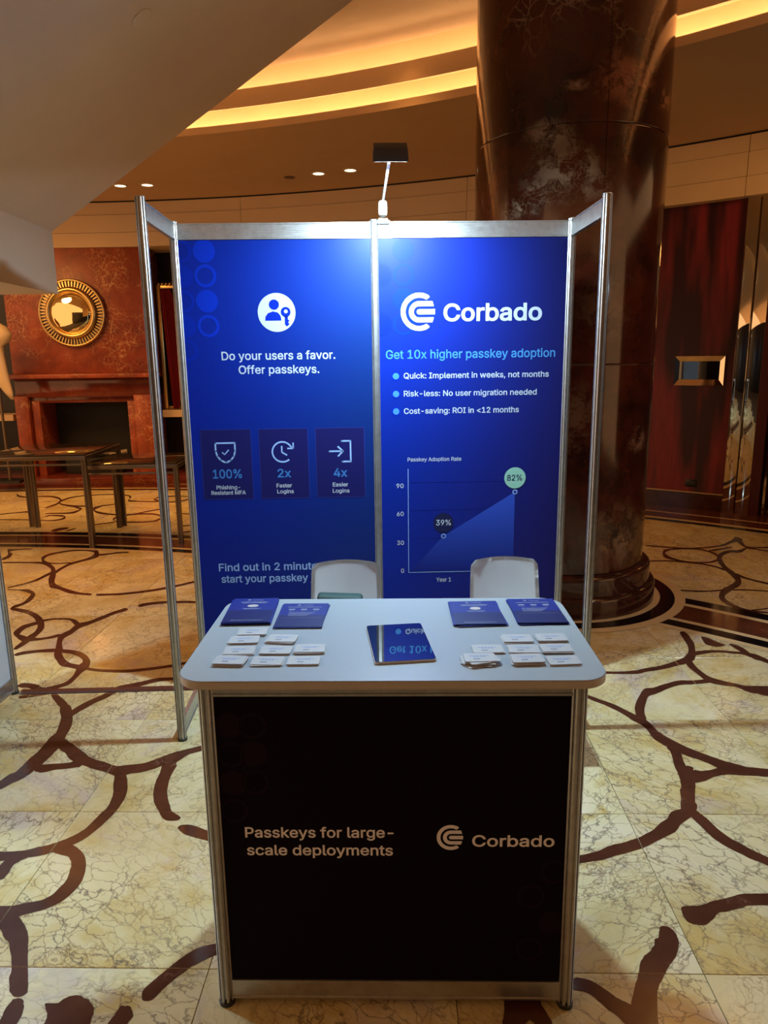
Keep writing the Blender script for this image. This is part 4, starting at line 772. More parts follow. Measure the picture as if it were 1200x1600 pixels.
def text_mesh(s, bold=0.0):
    V, F, x = [], [], 0.0
    for ch in s:
        adv, loops = GLYPHS[ch]
        if loops:
            if (ch, bold) not in GC: GC[ch, bold] = glyph_fill(loops, bold)
            v, f = GC[ch, bold]; n = len(V)
            V += [(x+p[0], p[1], 0) for p in v]; F += [tuple(n+i for i in q) for q in f]
        x += adv/1000
    me = bpy.data.meshes.new('txt'); me.from_pydata(V, [], F); return me
def text(s, x0, x1, zb, cap, fn, mat, parent, name='lettering', bold=0.012, label=None):
    """lettering between x0 and x1 on baseline zb, capitals cap high; fn maps (x, z) of the sheet to local space"""
    me = text_mesh(s, bold)
    xs = [v.co.x for v in me.vertices]
    mn, mx = min(xs), max(xs)
    k = (x1-x0)/(mx-mn); kz = cap/0.509
    for v in me.vertices: v.co = fn(x0 + (v.co.x-mn)*k, zb + v.co.y*kz)
    me.materials.clear(); me.materials.append(mat); me.name = name
    o = bpy.data.objects.new(name, me); COL.objects.link(o); o.parent = parent
    if label: o['label'] = label
    return o
def flat(name, polys, fn, mat, parent, label=None):
    bm = bmesh.new()
    for p in polys:
        try: bm.faces.new([bm.verts.new(fn(*q)) for q in p])
        except ValueError: pass
    me = bpy.data.meshes.new(name); bm.to_mesh(me); bm.free(); me.materials.append(mat)
    o = bpy.data.objects.new(name, me); COL.objects.link(o); o.parent = parent
    if label: o['label'] = label
    return o
def disc(cx, cz, r, n=40): return [(cx + r*math.cos(2*PI*k/n), cz + r*math.sin(2*PI*k/n)) for k in range(n)]
def ringp(cx, cz, r0, r1, a0=0, a1=360, n=40):
    out = []
    for k in range(n):
        t0, t1 = math.radians(a0+(a1-a0)*k/n), math.radians(a0+(a1-a0)*(k+1)/n)
        out.append([(cx+r0*math.cos(t0), cz+r0*math.sin(t0)), (cx+r1*math.cos(t0), cz+r1*math.sin(t0)), (cx+r1*math.cos(t1), cz+r1*math.sin(t1)), (cx+r0*math.cos(t1), cz+r0*math.sin(t1))])
    return out
def line(pts, w, round_=True):
    out = []
    for (x0, y0), (x1, y1) in zip(pts, pts[1:]):
        L = math.hypot(x1-x0, y1-y0); nx, ny = -(y1-y0)/L*w/2, (x1-x0)/L*w/2
        out.append([(x0+nx, y0+ny), (x0-nx, y0-ny), (x1-nx, y1-ny), (x1+nx, y1+ny)])
    return out
def joints(pts, w): return [disc(x, y, w/2, 12) for x, y in pts]
def rect(x0, x1, z0, z1): return [(x0, z0), (x1, z0), (x1, z1), (x0, z1)]
def clip_x(polys, xmin, xmax):
    return [[(min(max(x, xmin), xmax), z) for x, z in p] for p in polys if any(xmin < x < xmax for x, z in p)]
def brand_mark(cx, cz, R, fn, mat, parent):
    """striped round C emblem: outer open ring, inner open ring with bars, middle bar"""
    P_ = []
    P_ += ringp(cx, cz, 0.735*R, R, 58, 302, 40)
    # outer ring ends run out to the right, cut on the slant
    for s in (1, -1):
        P_.append([(cx+0.735*R*math.cos(math.radians(58)), cz+s*0.735*R*math.sin(math.radians(58))), (cx+R*math.cos(math.radians(58)), cz+s*R*math.sin(math.radians(58))), (cx+0.57*R, cz+s*0.76*R)][:3])
    P_ += ringp(cx, cz, 0.29*R, 0.56*R, 90, 270, 24)
    for s in (1, -1):
        P_.append([(cx, cz+s*0.29*R), (cx+0.80*R, cz+s*0.29*R), (cx+0.72*R, cz+s*0.56*R), (cx, cz+s*0.56*R)])
    P_.append(rect(cx, cx+0.86*R, cz-0.14*R, cz+0.14*R)); P_ += [[(cx, cz)] + [(cx+0.14*R*math.cos(math.radians(a)), cz+0.14*R*math.sin(math.radians(a))) for a in range(90, 271, 30)]]
    return flat('emblem', P_, fn, mat, parent)

# ------------------------------------------------------------------ aluminium system profile
def post_outline(r=0.0215):
    """eight sided extrusion with a slot in every side"""
    pts = []
    for k in range(8):
        a = math.radians(45*k); ap = r*math.cos(math.radians(22.5)); hw = r*math.sin(math.radians(22.5))
        n = (math.cos(a), math.sin(a)); t = (-n[1], n[0])
        for d, u in ((ap, -hw), (ap, -0.0034), (ap-0.006, -0.0034), (ap-0.006, 0.0034), (ap, 0.0034)):
            pts.append((n[0]*d + t[0]*u, n[1]*d + t[1]*u))
    return pts
OUT = post_outline()
def post(x, y, z0, z1, parent, foot=True):
    bm = bmesh.new(); prism(bm, OUT, lambda u, v: (x+u, y+v, z0+0.012), lambda u, v: (x+u, y+v, z1))
    o = finish('post', bm, M['alu'], parent)
    bm = bmesh.new(); r = lathe(bm, [(0.023, z0), (0.024, z0+0.012), (0.018, z0+0.016)], 16, c=(x, y)); bm.faces.new(r[0]); bm.faces.new(r[-1]); finish('foot', bm, M['rubber'], o, smooth=True)
    bm = bmesh.new(); r = lathe(bm, [(0.0205, z1), (0.0205, z1+0.003), (0.017, z1+0.004)], 8, c=(x, y)); bm.faces.new(r[-1]); finish('post_cap', bm, M['alu'], o)
    return o
def beam(bm, a, b, z0, z1, t=0.022):
    """flat rail with a bead along each edge between two plan points"""
    a = Vector((*a, 0)); b = Vector((*b, 0)); d = (b-a).normalized(); n = Vector((-d.y, d.x, 0))
    a = a + d*0.019; b = b - d*0.019
    prof = [(-t/2, z0), (t/2, z0), (t/2, z0+0.006), (t/2-0.003, z0+0.008), (t/2-0.003, z1-0.008), (t/2, z1-0.006), (t/2, z1), (-t/2, z1), (-t/2, z1-0.006), (-t/2+0.003, z1-0.008), (-t/2+0.003, z0+0.008), (-t/2, z0+0.006)]
    prism(bm, prof, lambda u, v: a + n*u + Vector((0, 0, v)), lambda u, v: b + n*u + Vector((0, 0, v)))
def rail(name, a, b, z0, z1, parent):
    bm = bmesh.new(); beam(bm, a, b, z0, z1); return finish(name, bm, M['alu'], parent)

# ------------------------------------------------------------------ the booth
booth = empty('exhibition_booth', (0, 0, 0), cat='exhibition booth', label='blue two panel exhibition booth wall with open aluminium side wings')
SL, SR = (-0.992, -0.562), (0.993, -0.552)
for x, y in ((-1, 0), (0, 0), (1, 0), SL, SR): post(x, y, 0, 2.5, booth)
for a, b in (((-1, 0), (0, 0)), ((0, 0), (1, 0)), (SL, (-1, 0)), ((1, 0), SR)):
    rail('top_rail', a, b, 2.415, 2.492, booth); rail('bottom_rail', a, b, 0.02, 0.10, booth)
yb = -0.004
def fnb(layer):
    yy = yb - 0.0006*layer - 0.0002
    return lambda x, z: Vector((x, yy, z))
pl = box('banner_panel', -0.982, -0.018, yb, yb+0.010, 0.09, 2.42, M['bannerL'], booth, label='blue printed panel with favor and passkeys headline')
pr = box('banner_panel', 0.018, 0.982, yb, yb+0.010, 0.09, 2.42, M['bannerR'], booth, label='blue printed panel with logo, bullets and chart')
F1, F2, F3, F4 = fnb(1), fnb(2), fnb(3), fnb(4)
# circle patterns
def circ_pattern(par, xs, zs, xmin, xmax, rings, name='printed_circle'):
    for x, z, kind in rings:
        polys = [disc(x, z, 0.0555)] if kind == 1 else ringp(x, z, 0.040, 0.0555)
        polys = clip_x(polys, xmin, xmax)
        flat(name, polys, F1, (M['circle_right'] if par is pr else M['circle']) if x == xs[1] else M['bannerR' if par is pr else 'circle_dim'] if par is pr and kind == 0 else M['circle_dim'], par)
circ_pattern(pl, (-0.972, -0.854), 0, -0.980, -0.02, [(-0.854, 2.362, 1), (-0.854, 2.243, 0), (-0.854, 2.120, 1), (-0.854, 1.998, 0), (-0.972, 2.362, 0), (-0.972, 2.243, 1), (-0.972, 2.120, 0), (-0.972, 1.998, 1), (-0.972, 1.877, 0)])
circ_pattern(pr, (0.03, 0.145), 0, 0.022, 0.98, [(0.145, 2.358, 1), (0.145, 2.238, 0), (0.145, 2.118, 1), (0.145, 1.994, 0), (0.03, 2.358, 0), (0.03, 2.238, 1), (0.03, 2.118, 0), (0.03, 1.994, 1), (0.03, 1.872, 0)])
# --- left panel
ic = flat('round_icon', [disc(-0.504, 2.061, 0.096, 48)], F1, M['ink_white'], pl)
x, z = -0.512, 2.083
polys = [disc(x-0.004, z+0.017, 0.0255)]
polys.append([(x-0.052, z-0.062), (x+0.030, z-0.062), (x+0.030, z-0.050), (x+0.026, z-0.036), (x+0.014, z-0.022), (x-0.010, z-0.016), (x-0.036, z-0.024), (x-0.050, z-0.042)])
flat('person_symbol', polys, F2, M['circle_dim'], pl)
kx, kz = -0.458, 2.063
flat('key_symbol', [disc(kx, kz, 0.025)] + [[(kx-0.006, kz-0.020), (kx+0.010, kz-0.020), (kx+0.010, kz-0.036), (kx+0.019, kz-0.044), (kx+0.010, kz-0.050), (kx+0.018, kz-0.060), (kx+0.004, kz-0.072), (kx-0.006, kz-0.062)]], F2, M['circle_dim'], pl)
flat('key_hole', [disc(kx+0.001, kz+0.003, 0.0095)], F3, M['ink_white'], pl)
text('Do your users a favor.', -0.797, -0.211, 1.827, 0.041, F1, M['ink_white'], pl, bold=0.012)
text('Offer passkeys.', -0.713, -0.296, 1.756, 0.041, F1, M['ink_white'], pl, bold=0.012)
for (x0, x1), o1 in (((-0.934, -0.669), 'ink_navy'), ((-0.627, -0.368), 'ink_navy'), ((-0.328, -0.069), 'ink_navy')):
    flat('printed_box', [rect(x0, x1, 1.095, 1.469)], F1, M['ink_navy'], pl)
    flat('box_outline', line([(x0, 1.095), (x1, 1.095), (x1, 1.469), (x0, 1.469), (x0, 1.095)], 0.0022), F2, M['ink_line'], pl)
# shield
cx, cz, w = -0.806, 1.350, 0.0085
sh = [(-.051, .048), (.051, .048), (.051, .006), (.044, -.022), (.026, -.044), (0, -.057), (-.026, -.044), (-.044, -.022), (-.051, .006), (-.051, .048)]
sh = [(cx+a, cz+b) for a, b in sh]
flat('shield_symbol', line(sh, w) + joints(sh, w) + line([(cx-.018, cz-.001), (cx-.005, cz-.013), (cx+.018, cz+.012)], 0.006) + joints([(cx-.005, cz-.013)], 0.006), F2, M['ink_pale'], pl)
# clock arrow
cx, cz = -0.505, 1.346
cl = ringp(cx, cz, 0.049, 0.0575, 28, 330-20, 36)
flat('clock_symbol', cl + line([(cx-.003, cz+.032), (cx-.003, cz-.002), (cx+.024, cz-.018)], 0.008) + line([(cx+.058, cz+.048), (cx+.058, cz+.018), (cx+.026, cz+.018)], 0.008) + line([(cx+.05, cz+.028), (cx+.058, cz+.018)], 0.008), F2, M['ink_pale'], pl)
# log in arrow
cx, cz = -0.193, 1.345
flat('login_symbol', line([(cx+.004, cz+.054), (cx+.050, cz+.054), (cx+.050, cz-.056), (cx+.006, cz-.056)], w) + joints([(cx+.050, cz+.054), (cx+.050, cz-.056), (cx+.004, cz+.054), (cx+.006, cz-.056)], w)
     + line([(cx-.062, cz), (cx+.008, cz)], w) + line([(cx-.018, cz+.026), (cx+.009, cz), (cx-.018, cz-.028)], w) + joints([(cx+.009, cz), (cx-.062, cz)], w), F2, M['ink_pale'], pl)
text('100%', -0.880, -0.726, 1.210, 0.046, F2, M['ink_blue'], pl, bold=0.014)
text('2x', -0.536, -0.463, 1.210, 0.044, F2, M['ink_blue'], pl, bold=0.014)
text('4x', -0.236, -0.163, 1.208, 0.044, F2, M['ink_blue'], pl, bold=0.014)
text('Phishing-', -0.865, -0.739, 1.150, 0.0205, F2, M['ink_white'], pl, bold=0.014); text('Resistant MFA', -0.894, -0.710, 1.121, 0.0205, F2, M['ink_white'], pl, bold=0.014)
text('Faster', -0.544, -0.462, 1.155, 0.0205, F2, M['ink_white'], pl, bold=0.014); text('Logins', -0.542, -0.453, 1.123, 0.0205, F2, M['ink_white'], pl, bold=0.014)
text('Easier', -0.243, -0.160, 1.155, 0.0205, F2, M['ink_white'], pl, bold=0.014); text('Logins', -0.244, -0.154, 1.121, 0.0205, F2, M['ink_white'], pl, bold=0.014)
text('Find out in 2 minutes how to', -0.880, -0.108, 0.694, 0.041, F1, M['ink_pale'], pl, bold=0.012)
text('start your passkey journey', -0.870, -0.185, 0.628, 0.041, F1, M['ink_pale'], pl, bold=0.012)
# --- right panel
brand_mark(0.225, 2.056, 0.095, F2, M['ink_white'], pr)
text('Corbado', 0.350, 0.860, 2.010, 0.082, F2, M['ink_white'], pr, bold=0.020)
text('Get 10x higher passkey adoption', 0.051, 0.936, 1.822, 0.043, F2, M['ink_cyan'], pr, bold=0.012)
for z, s, x1 in ((1.733, 'Quick: Implement in weeks, not months', 0.906), (1.641, 'Risk-less: No user migration needed', 0.845), (1.550, 'Cost-saving: ROI in <12 months', 0.753)):
    flat('bullet_halo', ringp(0.102, z, 0.0165, 0.025), F1, M['circle_dim'], pr); flat('bullet', [disc(0.102, z, 0.0165)], F2, M['ink_cyan'], pr)
    text(s, 0.143, x1, z-0.013, 0.0285, F1, M['ink_white'], pr, bold=0.012)
text('Passkey Adoption Rate', 0.161, 0.449, 1.283, 0.0205, F1, M['ink_white'], pr, bold=0.008)
for z in (1.168, 1.015, 0.857): flat('grid_line', [rect(0.170, 0.804, z-0.001, z+0.001)], F1, M['ink_grid'], pr)
for x in (0.353, 0.551, 0.742): flat('grid_line', [rect(x-0.001, x+0.001, 0.664, 1.20)], F1, M['ink_grid'], pr)
flat('chart_area', [[(0.168, 0.668), (0.743, 0.668), (0.743, 1.107), (0.355, 0.868)]], F2, M['ink_area'], pr)
flat('chart_axis', [rect(0.1615, 0.1645, 0.664, 1.243), rect(0.1615, 0.844, 0.6625, 0.6655)], F3, M['ink_pale'], pr)
for x, z in ((0.355, 0.868), (0.743, 1.107)):
    flat('chart_point', [disc(x, z, 0.0135)], F3, M['ink_pale'], pr); flat('point_centre', [disc(x, z, 0.009)], F4, M['ink_line'], pr)
flat('chart_badge', [disc(0.354, 0.943, 0.055)], F3, M['ink_dark'], pr, label='dark round badge'); flat('chart_badge', [disc(0.741, 1.184, 0.058)], F3, M['ink_mint'], pr, label='pale mint round badge')
text('39%', 0.314, 0.395, 0.929, 0.030, F4, M['ink_white'], pr, bold=0.012); text('82%', 0.698, 0.779, 1.170, 0.031, F4, M['ink_dark'], pr, bold=0.008)
for s, x0, z in (('90', 0.100, 1.140), ('60', 0.100, 0.985), ('30', 0.100, 0.823), ('0', 0.120, 0.663)): text(s, x0, 0.138, z, 0.023, F1, M['ink_white'], pr, bold=0.012)
text('Year 1', 0.316, 0.398, 0.607, 0.0235, F1, M['ink_white'], pr, bold=0.012)

# ------------------------------------------------------------------ booth lamp
lamp = empty('booth_lamp', (0.045, 0, 2.494), cat='lamp', label='grey flood lamp on a slim arm clamped over the middle post')
bm = bmesh.new(); bx(bm, -0.022, 0.022, -0.018, 0.018, 0.0, 0.012); finish('clamp_plate', bm, M['alu'], lamp)
box('clamp_jaw', -0.03, 0.035, -0.026, -0.014, -0.014, 0.004, M['alu'], lamp, 0.003)
bm = bmesh.new(); prism(bm, rounded(-0.021, 0.021, 0.022, 0.098, 0.018, 5), lambda u, v: (u, -0.012, v), lambda u, v: (u, 0.012, v)); finish('clamp_body', bm, M['lamp_arm'], lamp, smooth=True)
bm = bmesh.new(); tube(bm, [(-0.016, -0.018, 0.030), (0.016, -0.018, 0.030)], 0.008, 12); finish('clamp_screw', bm, M['chrome'], lamp, smooth=True)
bm = bmesh.new(); tube(bm, [(0.0, 0.0, 0.085), (0.004, -0.10, 0.108), (0.014, -0.50, 0.150)], 0.0062, 12); finish('lamp_arm', bm, M['lamp_arm'], lamp, smooth=True)
def head_fn(u, v, wv):   # local head frame tilted to look down at the wall
    t = math.radians(30); y = v*math.cos(t) - wv*math.sin(t); z = v*math.sin(t) + wv*math.cos(t)
    return (0.018+u, -0.565+y, 0.170+z)
bm = bmesh.new(); a = [bm.verts.new(head_fn(u, v, wv)) for u, v, wv in ((-0.075, -0.052, -0.02), (0.075, -0.052, -0.02), (0.075, 0.052, -0.02), (-0.075, 0.052, -0.02))]
b = [bm.verts.new(head_fn(u, v, wv)) for u, v, wv in ((-0.070, -0.040, 0.030), (0.070, -0.040, 0.030), (0.070, 0.040, 0.030), (-0.070, 0.040, 0.030))]
bm.faces.new(a); bm.faces.new(b[::-1])
for k in range(4): bm.faces.new([a[k], b[k], b[(k+1) % 4], a[(k+1) % 4]])
finish('lamp_head', bm, M['lamp_body'], lamp, bevel=0.003, smooth=True)
bm = bmesh.new(); v = [bm.verts.new(head_fn(u, w_, -0.0215)) for u, w_ in ((-0.066, -0.044), (0.066, -0.044), (0.066, 0.044), (-0.066, 0.044))]; bm.faces.new(v); finish('lamp_glass', bm, M['lamp_glass'], lamp)
bm = bmesh.new()
for s in (-0.06, 0.06): tube(bm, [head_fn(s, 0.0, -0.0), head_fn(s*0.4, 0.05, 0.0), (0.014, -0.50, 0.150)], 0.005, 6)
finish('lamp_bracket', bm, M['lamp_body'], lamp)

# ------------------------------------------------------------------ counter
CA = -0.0501
ct = empty('display_counter', (-0.0101, -2.077, 0), CA, cat='counter', label='white topped display counter with black front panel before the booth')
CWd = 0.975; cx0, cx1 = -CWd/2, CWd/2; dp = 0.50
for x in (cx0, cx1):
    for y in (0, dp): post(x, y, 0, 0.994, ct)
for a, b in (((cx0, 0), (cx1, 0)), ((cx0, dp), (cx1, dp)), ((cx0, 0), (cx0, dp)), ((cx1, 0), (cx1, dp))):
    rail('top_rail', a, b, 0.965, 0.992, ct); rail('bottom_rail', a, b, 0.022, 0.084, ct)
box('light_block_board', cx0+0.02, cx1-0.02, 0.012, dp-0.012, 0.012, 0.03, M['front'], ct)  # unseen board added to stop lamp light leaking under the front rail
fr = box('front_panel', cx0+0.018, cx1-0.018, -0.006, 0.0, 0.08, 0.972, M['front'], ct, label='near black printed front panel')
for x in (cx0, cx1): box('side_panel', x-0.003, x+0.003, 0.02, dp-0.02, 0.08, 0.97, M['panel_white'], ct)
G1 = lambda x, z: Vector((x, -0.0068, z)); G2 = lambda x, z: Vector((x, -0.0074, z))
text('Passkeys for large-', -0.405, 0.001, 0.546, 0.0305, G1, M['ink_front'], fr, bold=0.014)
text('scale deployments', -0.403, -0.001, 0.491, 0.0305, G1, M['ink_front'], fr, bold=0.014)
brand_mark(0.157, 0.547, 0.0385, G2, M['ink_front'], fr)
text('Corbado', 0.215, 0.438, 0.5195, 0.0335, G1, M['ink_front'], fr, bold=0.014)
flat('divider_line', [rect(0.0735, 0.0745, 0.357, 0.771)], G1, M['front_circ'], fr)
for x, z, kd in [(-.369, .880, 0), (-.369, .798, 1), (-.369, .714, 0), (-.430, .880, 1), (-.430, .796, 0), (-.430, .712, 1), (-.430, .628, 0), (.379, .362, 0), (.379, .191, 0), (.440, .44, 0), (.440, .277, 1)]:
    pp = [disc(x, z, 0.037)] if kd else ringp(x, z, 0.030, 0.037)
    flat('printed_circle', clip_x(pp, cx0+0.02, cx1-0.02), G1, M['front_circ'], fr)
bm = bmesh.new(); ZT = 1.018; prism(bm, rounded(-0.563, 0.563, -0.034, 0.612, 0.075, 8), lambda u, v: (u, v, ZT-0.024), lambda u, v: (u, v, ZT))
bmesh.ops.recalc_face_normals(bm, faces=bm.faces)
bmesh.ops.bevel(bm, geom=[e for e in bm.edges if abs(e.verts[0].co.z-e.verts[1].co.z) < 1e-5], offset=0.0025, segments=2, affect='EDGES')
me = finish('table_top', bm, [M['white'], M['edge']], ct, smooth=True)
for p in me.data.polygons:
    if abs(p.normal.z) < 0.5: p.material_index = 1

# things lying on the counter: local counter coordinates -> world
def cw(x, y, z=ZT):
    c, s = math.cos(CA), math.sin(CA); return (-0.0101 + c*x - s*y, -2.077 + s*x + c*y, z)
tb = empty('tablet', cw(0.021, 0.212, ZT+0.0005), CA + math.radians(7.5), cat='tablet', label='tablet with a dark glossy screen lying in the middle of the counter')
bm = bmesh.new(); prism(bm, rounded(-0.085, 0.085, -0.137, 0.137, 0.011, 5), lambda u, v: (u, v, 0), lambda u, v: (u, v, 0.0062)); finish('tablet_body', bm, M['edge'], tb, smooth=True)
bm = bmesh.new(); prism(bm, rounded(-0.0835, 0.0835, -0.1355, 0.1355, 0.010, 5), lambda u, v: (u, v, 0.0062), lambda u, v: (u, v, 0.0072)); finish('tablet_screen', bm, M['screen'], tb, smooth=True)

def leaflet_art(parent, kind, w, h):
    Z = 0.0006; f = lambda x, y: Vector((x, y, Z)); f2 = lambda x, y: Vector((x, y, Z+0.0002))
    flat('printed_shade', [rect(-w/2, w/2, -h/2, -h*0.02)], f, M['leaflet_dark'], parent)
    brand_mark(-0.014-0.006, h*0.42, 0.006, f2, M['ink_white'], parent); text('Corbado', -0.008, 0.026, h*0.405, 0.006, f2, M['ink_white'], parent, bold=0.014)
    def bars(y, x0, x1, t=0.0022): return rect(x0, x1, y, y+t)
    if kind == 0:
        B_ = [bars(h*.32, -.045, .045, .003), bars(h*.285, -.040, .040, .003), bars(h*.05, -.03, .03), bars(h*.025, -.026, .026), bars(-h*.43, -.05, .05)]
        flat('badge_picture', [[(0.018*math.cos(a)*1.0, h*.165+0.013*math.sin(a)) for a in [2*PI*k/20 for k in range(20)]]], f2, M['edge'], parent)
    else:
        B_ = [bars(h*.325, -.055, .055, .003)] + [bars(h*.21, x-.010, x+.010, .008) for x in (-.04, 0, .04)] + [bars(h*.165, x-.008, x+.008, .002) for x in (-.04, 0, .04)] + [bars(h*(0.08-.04*k), -.045, .04-.008*k) for k in range(4)] + [bars(-h*.13, -.065, .065, .0008)]
    flat('printed_lines', B_, f2, M['ink_white'], parent)
def leaflet(x, y, z, rz, w, h, art, label, group=None, lift=0.0):
    """one printed sheet; far right corner may curl up a little"""
    bm = bmesh.new(); bx(bm, -w/2, w/2, -h/2, h/2, 0.0, 0.0005); bmesh.ops.recalc_face_normals(bm, faces=bm.faces)
    me = bpy.data.meshes.new('sheet'); bm.to_mesh(me); bm.free(); me.materials.append(M['leaflet'])
    e = empty('leaflet', cw(x, y, z), CA+math.radians(rz), cat='leaflet', label=label, group=group)
    s = bpy.data.objects.new('sheet', me); COL.objects.link(s); s.parent = e
    if art is not None: leaflet_art(e, art, w, h)
    return e
SP = [('leftmost leaflet stack on the counter', -0.462, 0.477, 2.0, 0.148, 0.225, 0, 8), ('second leaflet stack from the left', -0.291, 0.442, 0.0, 0.150, 0.215, 1, 4),
      ('leaflet stack behind and right of tablet', 0.268, 0.450, 1.5, 0.156, 0.212, 0, 6), ('rightmost leaflet stack on the counter', 0.462, 0.466, 1.0, 0.152, 0.222, 1, 6)]
TOPL = ['blue leaflet with a round picture on top of the leftmost stack', 'blue leaflet with three small symbols on the second stack from the left',
        'blue leaflet with a round picture on the stack behind and right of the tablet', 'blue leaflet with three small symbols on the rightmost stack']
for (nm, x, y, rz, w, h, art, cnt), tl in zip(SP, TOPL):
    for k in range(cnt):
        top = k == cnt-1
        leaflet(x + (0 if top else random.uniform(-.006, .006)), y + (0 if top else random.uniform(-.006, .006)), ZT+0.0010+0.0013*k, rz + (0 if top else random.uniform(-2.5, 2.5)), w, h, art if top else None,
                tl if top else 'leaflet under the top one, ' + nm, 'leaflets in the ' + nm, 0)

def card(x, y, z, rz, top, label, group):
    e = empty('business_card', cw(x, y, z), CA+math.radians(rz), cat='card', label=label, group=group)
    s = bpy.data.objects.new('card_sheet', CARD); COL.objects.link(s); s.parent = e
    if top:
        for k in range(2):
            q = bpy.data.objects.new('printed_line', CLINE[k]); COL.objects.link(q); q.parent = e
    return e
bm = bmesh.new(); prism(bm, rounded(-0.0425, 0.0425, -0.0275, 0.0275, 0.005, 3), lambda u, v: (u, v, 0), lambda u, v: (u, v, 0.0016)); bmesh.ops.recalc_face_normals(bm, faces=bm.faces)
CARD = bpy.data.meshes.new('card_sheet'); bm.to_mesh(CARD); bm.free(); CARD.materials.append(M['paper'])
CLINE = []
M['ink_grey'] = plain('print_slate', (0.10, 0.12, 0.22), 0.5)
for polys, m in (([rect(-.026+.009*k+random.uniform(0, .002), -.026+.009*k+.007, .008+0.0*k, .0115) for k in range(6)] + [rect(-.018+.009*k, -.018+.009*k+.0075, .001, .0045) for k in range(4)], 'ink_pale'), ([rect(-.018, .0, -.014, -.0095)], 'ink_grey')):
    bm = bmesh.new()
    for p in polys: bm.faces.new([bm.verts.new((a, b, 0.0018)) for a, b in p])
    me = bpy.data.meshes.new('printed_line'); bm.to_mesh(me); bm.free(); me.materials.append(M[m]); CLINE.append(me)
ROW = {0: 'front', 1: 'middle', 2: 'third', 3: 'back'}
LC = [(-.420, .297, 'back row, nearest the leaflets, left half', 4), (-.433, .237, 'second row from the back, left half', 3), (-.322, .241, 'right of the second row, left half', 4),
      (-.431, .158, 'left end of the middle row, left half', 3), (-.326, .160, 'centre of the middle row, left half', 3), (-.232, .166, 'right end of the middle row, left half', 4),
      (-.441, .084, 'left end of the front row, left half', 5), (-.338, .086, 'centre of the front row, left half', 3), (-.238, .088, 'right end of the front row, left half', 3),
      (.364, .238, 'left of the back pair, right half', 3), (.462, .240, 'right of the back pair, right half', 4), (.268, .161, 'left end of middle row, right of tablet', 3),
      (.368, .156, 'centre of the middle row, right half', 4), (.460, .163, 'right end of the middle row, right half', 4), (.238, .086, 'messy pile in the front row, right of tablet', 7),
      (.366, .084, 'centre of the front row, right half', 6), (.462, .082, 'right end of the front row, right half', 3)]
for i, (x, y, nm, cnt) in enumerate(LC):
    base = random.uniform(-4, 4); messy = 'messy' in nm
    for k in range(cnt):
        top = k == cnt-1
        card(x + random.uniform(-.004, .004)*(2.5 if messy else 1)*(not top), y + random.uniform(-.004, .003)*(2 if messy else 1)*(not top), ZT+0.0004+0.0018*k, base + (0 if top else random.uniform(-5, 5)*(4 if messy else 1)), top,
             ('top white card, ' if top else 'card under the top one, ') + nm, 'cards in the pile, ' + nm)

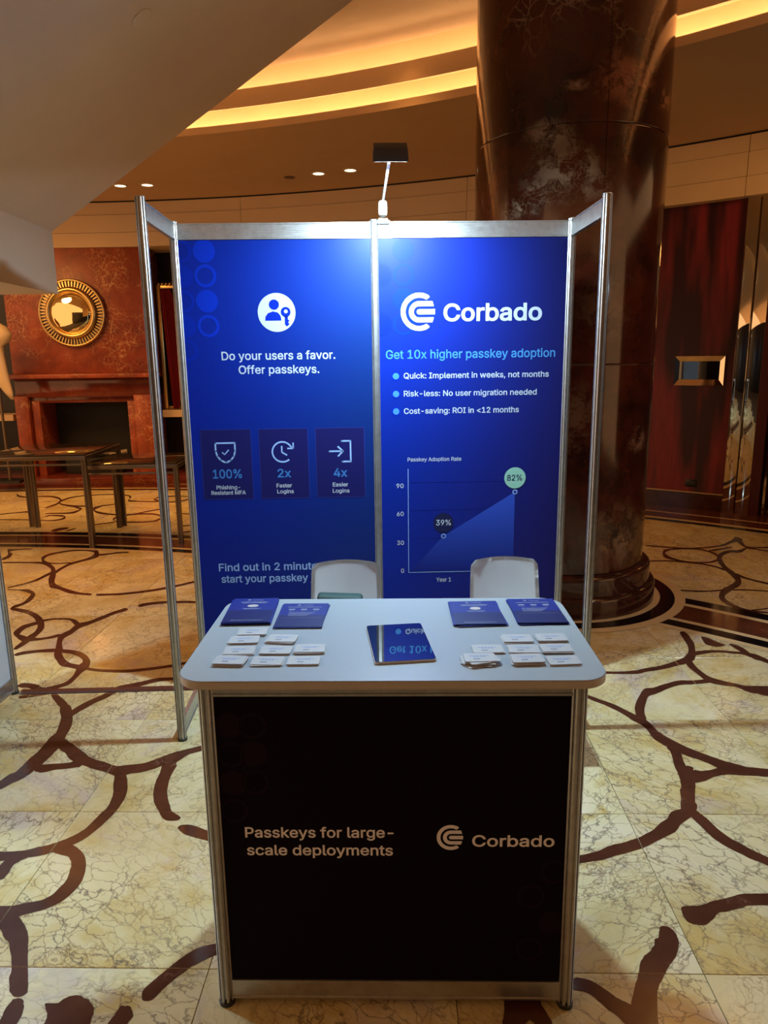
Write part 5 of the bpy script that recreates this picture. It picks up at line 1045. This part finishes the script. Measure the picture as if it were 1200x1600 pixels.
# ------------------------------------------------------------------ two chairs behind the counter
def chair(x, y, rz, label):
    t = empty('plastic_chair', (x, y, 0), rz, cat='chair', label=label, group='white plastic chairs behind the counter')
    # backrest: rounded sheet, slightly wrapped, origin at the back (y = 0), person faces -y
    bm = bmesh.new(); nu, nv = 16, 14; Vf = []
    for j in range(nv+1):
        v = j/nv; z = 0.50 + (0.838-0.50)*v
        for i in range(nu+1):
            u = 2*i/nu-1; hw = 0.180 - 0.013*v
            e = max(0, (v-0.88)/0.12); hwc = hw - 0.022*(1-math.sqrt(max(0, 1-e*e)))
            X = u*hwc; Y = 0.0 - 0.045*(u*u) + 0.075*v + 0.012*math.sin(v*3)
            Vf.append(bm.verts.new((X, Y, z + 0.004*(1-u*u)*v)))
    for j in range(nv):
        for i in range(nu): bm.faces.new([Vf[j*(nu+1)+i], Vf[j*(nu+1)+i+1], Vf[(j+1)*(nu+1)+i+1], Vf[(j+1)*(nu+1)+i]])
    bmesh.ops.solidify(bm, geom=bm.faces[:], thickness=0.008); finish('backrest', bm, M['chair'], t, smooth='all')
    bm = bmesh.new(); Vf = []
    for j in range(11):
        v = j/10
        for i in range(13):
            u = 2*i/12-1; Vf.append(bm.verts.new((u*(0.20+0.01*math.sin(v*PI)), -0.42 + 0.43*v, 0.455 + 0.02*u*u - 0.015*math.sin(v*PI) + (0.045*max(0, v-0.8)/0.2) - 0.02*max(0, 0.15-v)/0.15)))
    for j in range(10):
        for i in range(12): bm.faces.new([Vf[j*13+i], Vf[j*13+i+1], Vf[(j+1)*13+i+1], Vf[(j+1)*13+i]])
    bmesh.ops.solidify(bm, geom=bm.faces[:], thickness=0.008); finish('seat', bm, M['chair'], t, smooth='all')
    for sx in (-1, 1):
        for y0, y1 in ((-0.36, -0.42), (-0.04, 0.06)):
            bm = bmesh.new(); tube(bm, [(sx*0.15, y0, 0.443), (sx*0.185, y1, 0.0)], 0.011, 10); finish('leg', bm, M['chrome'], t, smooth=True)
    bm = bmesh.new(); tube(bm, [(-0.15, -0.36, 0.437), (0.15, -0.36, 0.437)], 0.009, 8); tube(bm, [(-0.15, -0.04, 0.437), (0.15, -0.04, 0.437)], 0.009, 8); finish('seat_frame', bm, M['chrome'], t, smooth=True)
chair(-0.174, -0.42, 0.0, 'white plastic chair behind the counter, left, with a dark bag on it')
chair(0.617, -0.42, 0.0, 'white plastic chair behind the counter, right, with an empty seat')
bag = empty('shoulder_bag', (-0.196, -0.60, 0.466), cat='bag', label='dark green bag standing on the left chair behind the counter')
bm = bmesh.new(); bx(bm, -0.125, 0.125, -0.06, 0.06, 0, 0.275); 
for v in bm.verts:
    if v.co.z > 0.2: v.co.x *= 0.85; v.co.y *= 0.6
    if v.co.x < 0 and v.co.z > 0.2: v.co.z += 0.012
finish('bag_body', bm, M['bag'], bag, bevel=0.018, seg=3, smooth=True)
bm = bmesh.new(); tube(bm, [(-0.07, -0.042, 0.19), (-0.06, -0.068, 0.12), (0.0, -0.076, 0.07), (0.06, -0.068, 0.12), (0.07, -0.042, 0.19)], 0.006, 8); finish('bag_strap', bm, M['rubber'], bag, smooth=True)

# ------------------------------------------------------------------ neighbouring booth at the left edge, cable cover
nb = empty('neighbour_booth', (-2.075, 0, 0), cat='exhibition booth', label='neighbouring booth with a white side panel at the left edge')
post(0, 0, 0, 2.2, nb); post(-0.03, -0.99, 0, 2.2, nb)
rail('bottom_rail', (0, 0), (-0.03, -0.99), 0.02, 0.10, nb); rail('top_rail', (0, 0), (-0.03, -0.99), 2.12, 2.2, nb)
bm = bmesh.new(); prism(bm, [(0, -0.02), (-0.03, -0.97), (-0.036, -0.97), (-0.006, -0.02)], lambda u, v: (u, v, 0.09), lambda u, v: (u, v, 2.13)); finish('side_panel', bm, M['panel_white'], nb)
bm = bmesh.new(); n = 30
prof = [(-0.028, 0.0035), (-0.018, 0.011), (0.018, 0.011), (0.028, 0.0035)]
prism(bm, prof, lambda u, v: (-2.04, 0.005+u, v), lambda u, v: (-1.03, 0.005+u, v))
tag(finish('cable_cover', bm, M['cable_cover'], smooth=False), 'glossy brown cable cover strip on the floor between the two booths', 'cable cover')
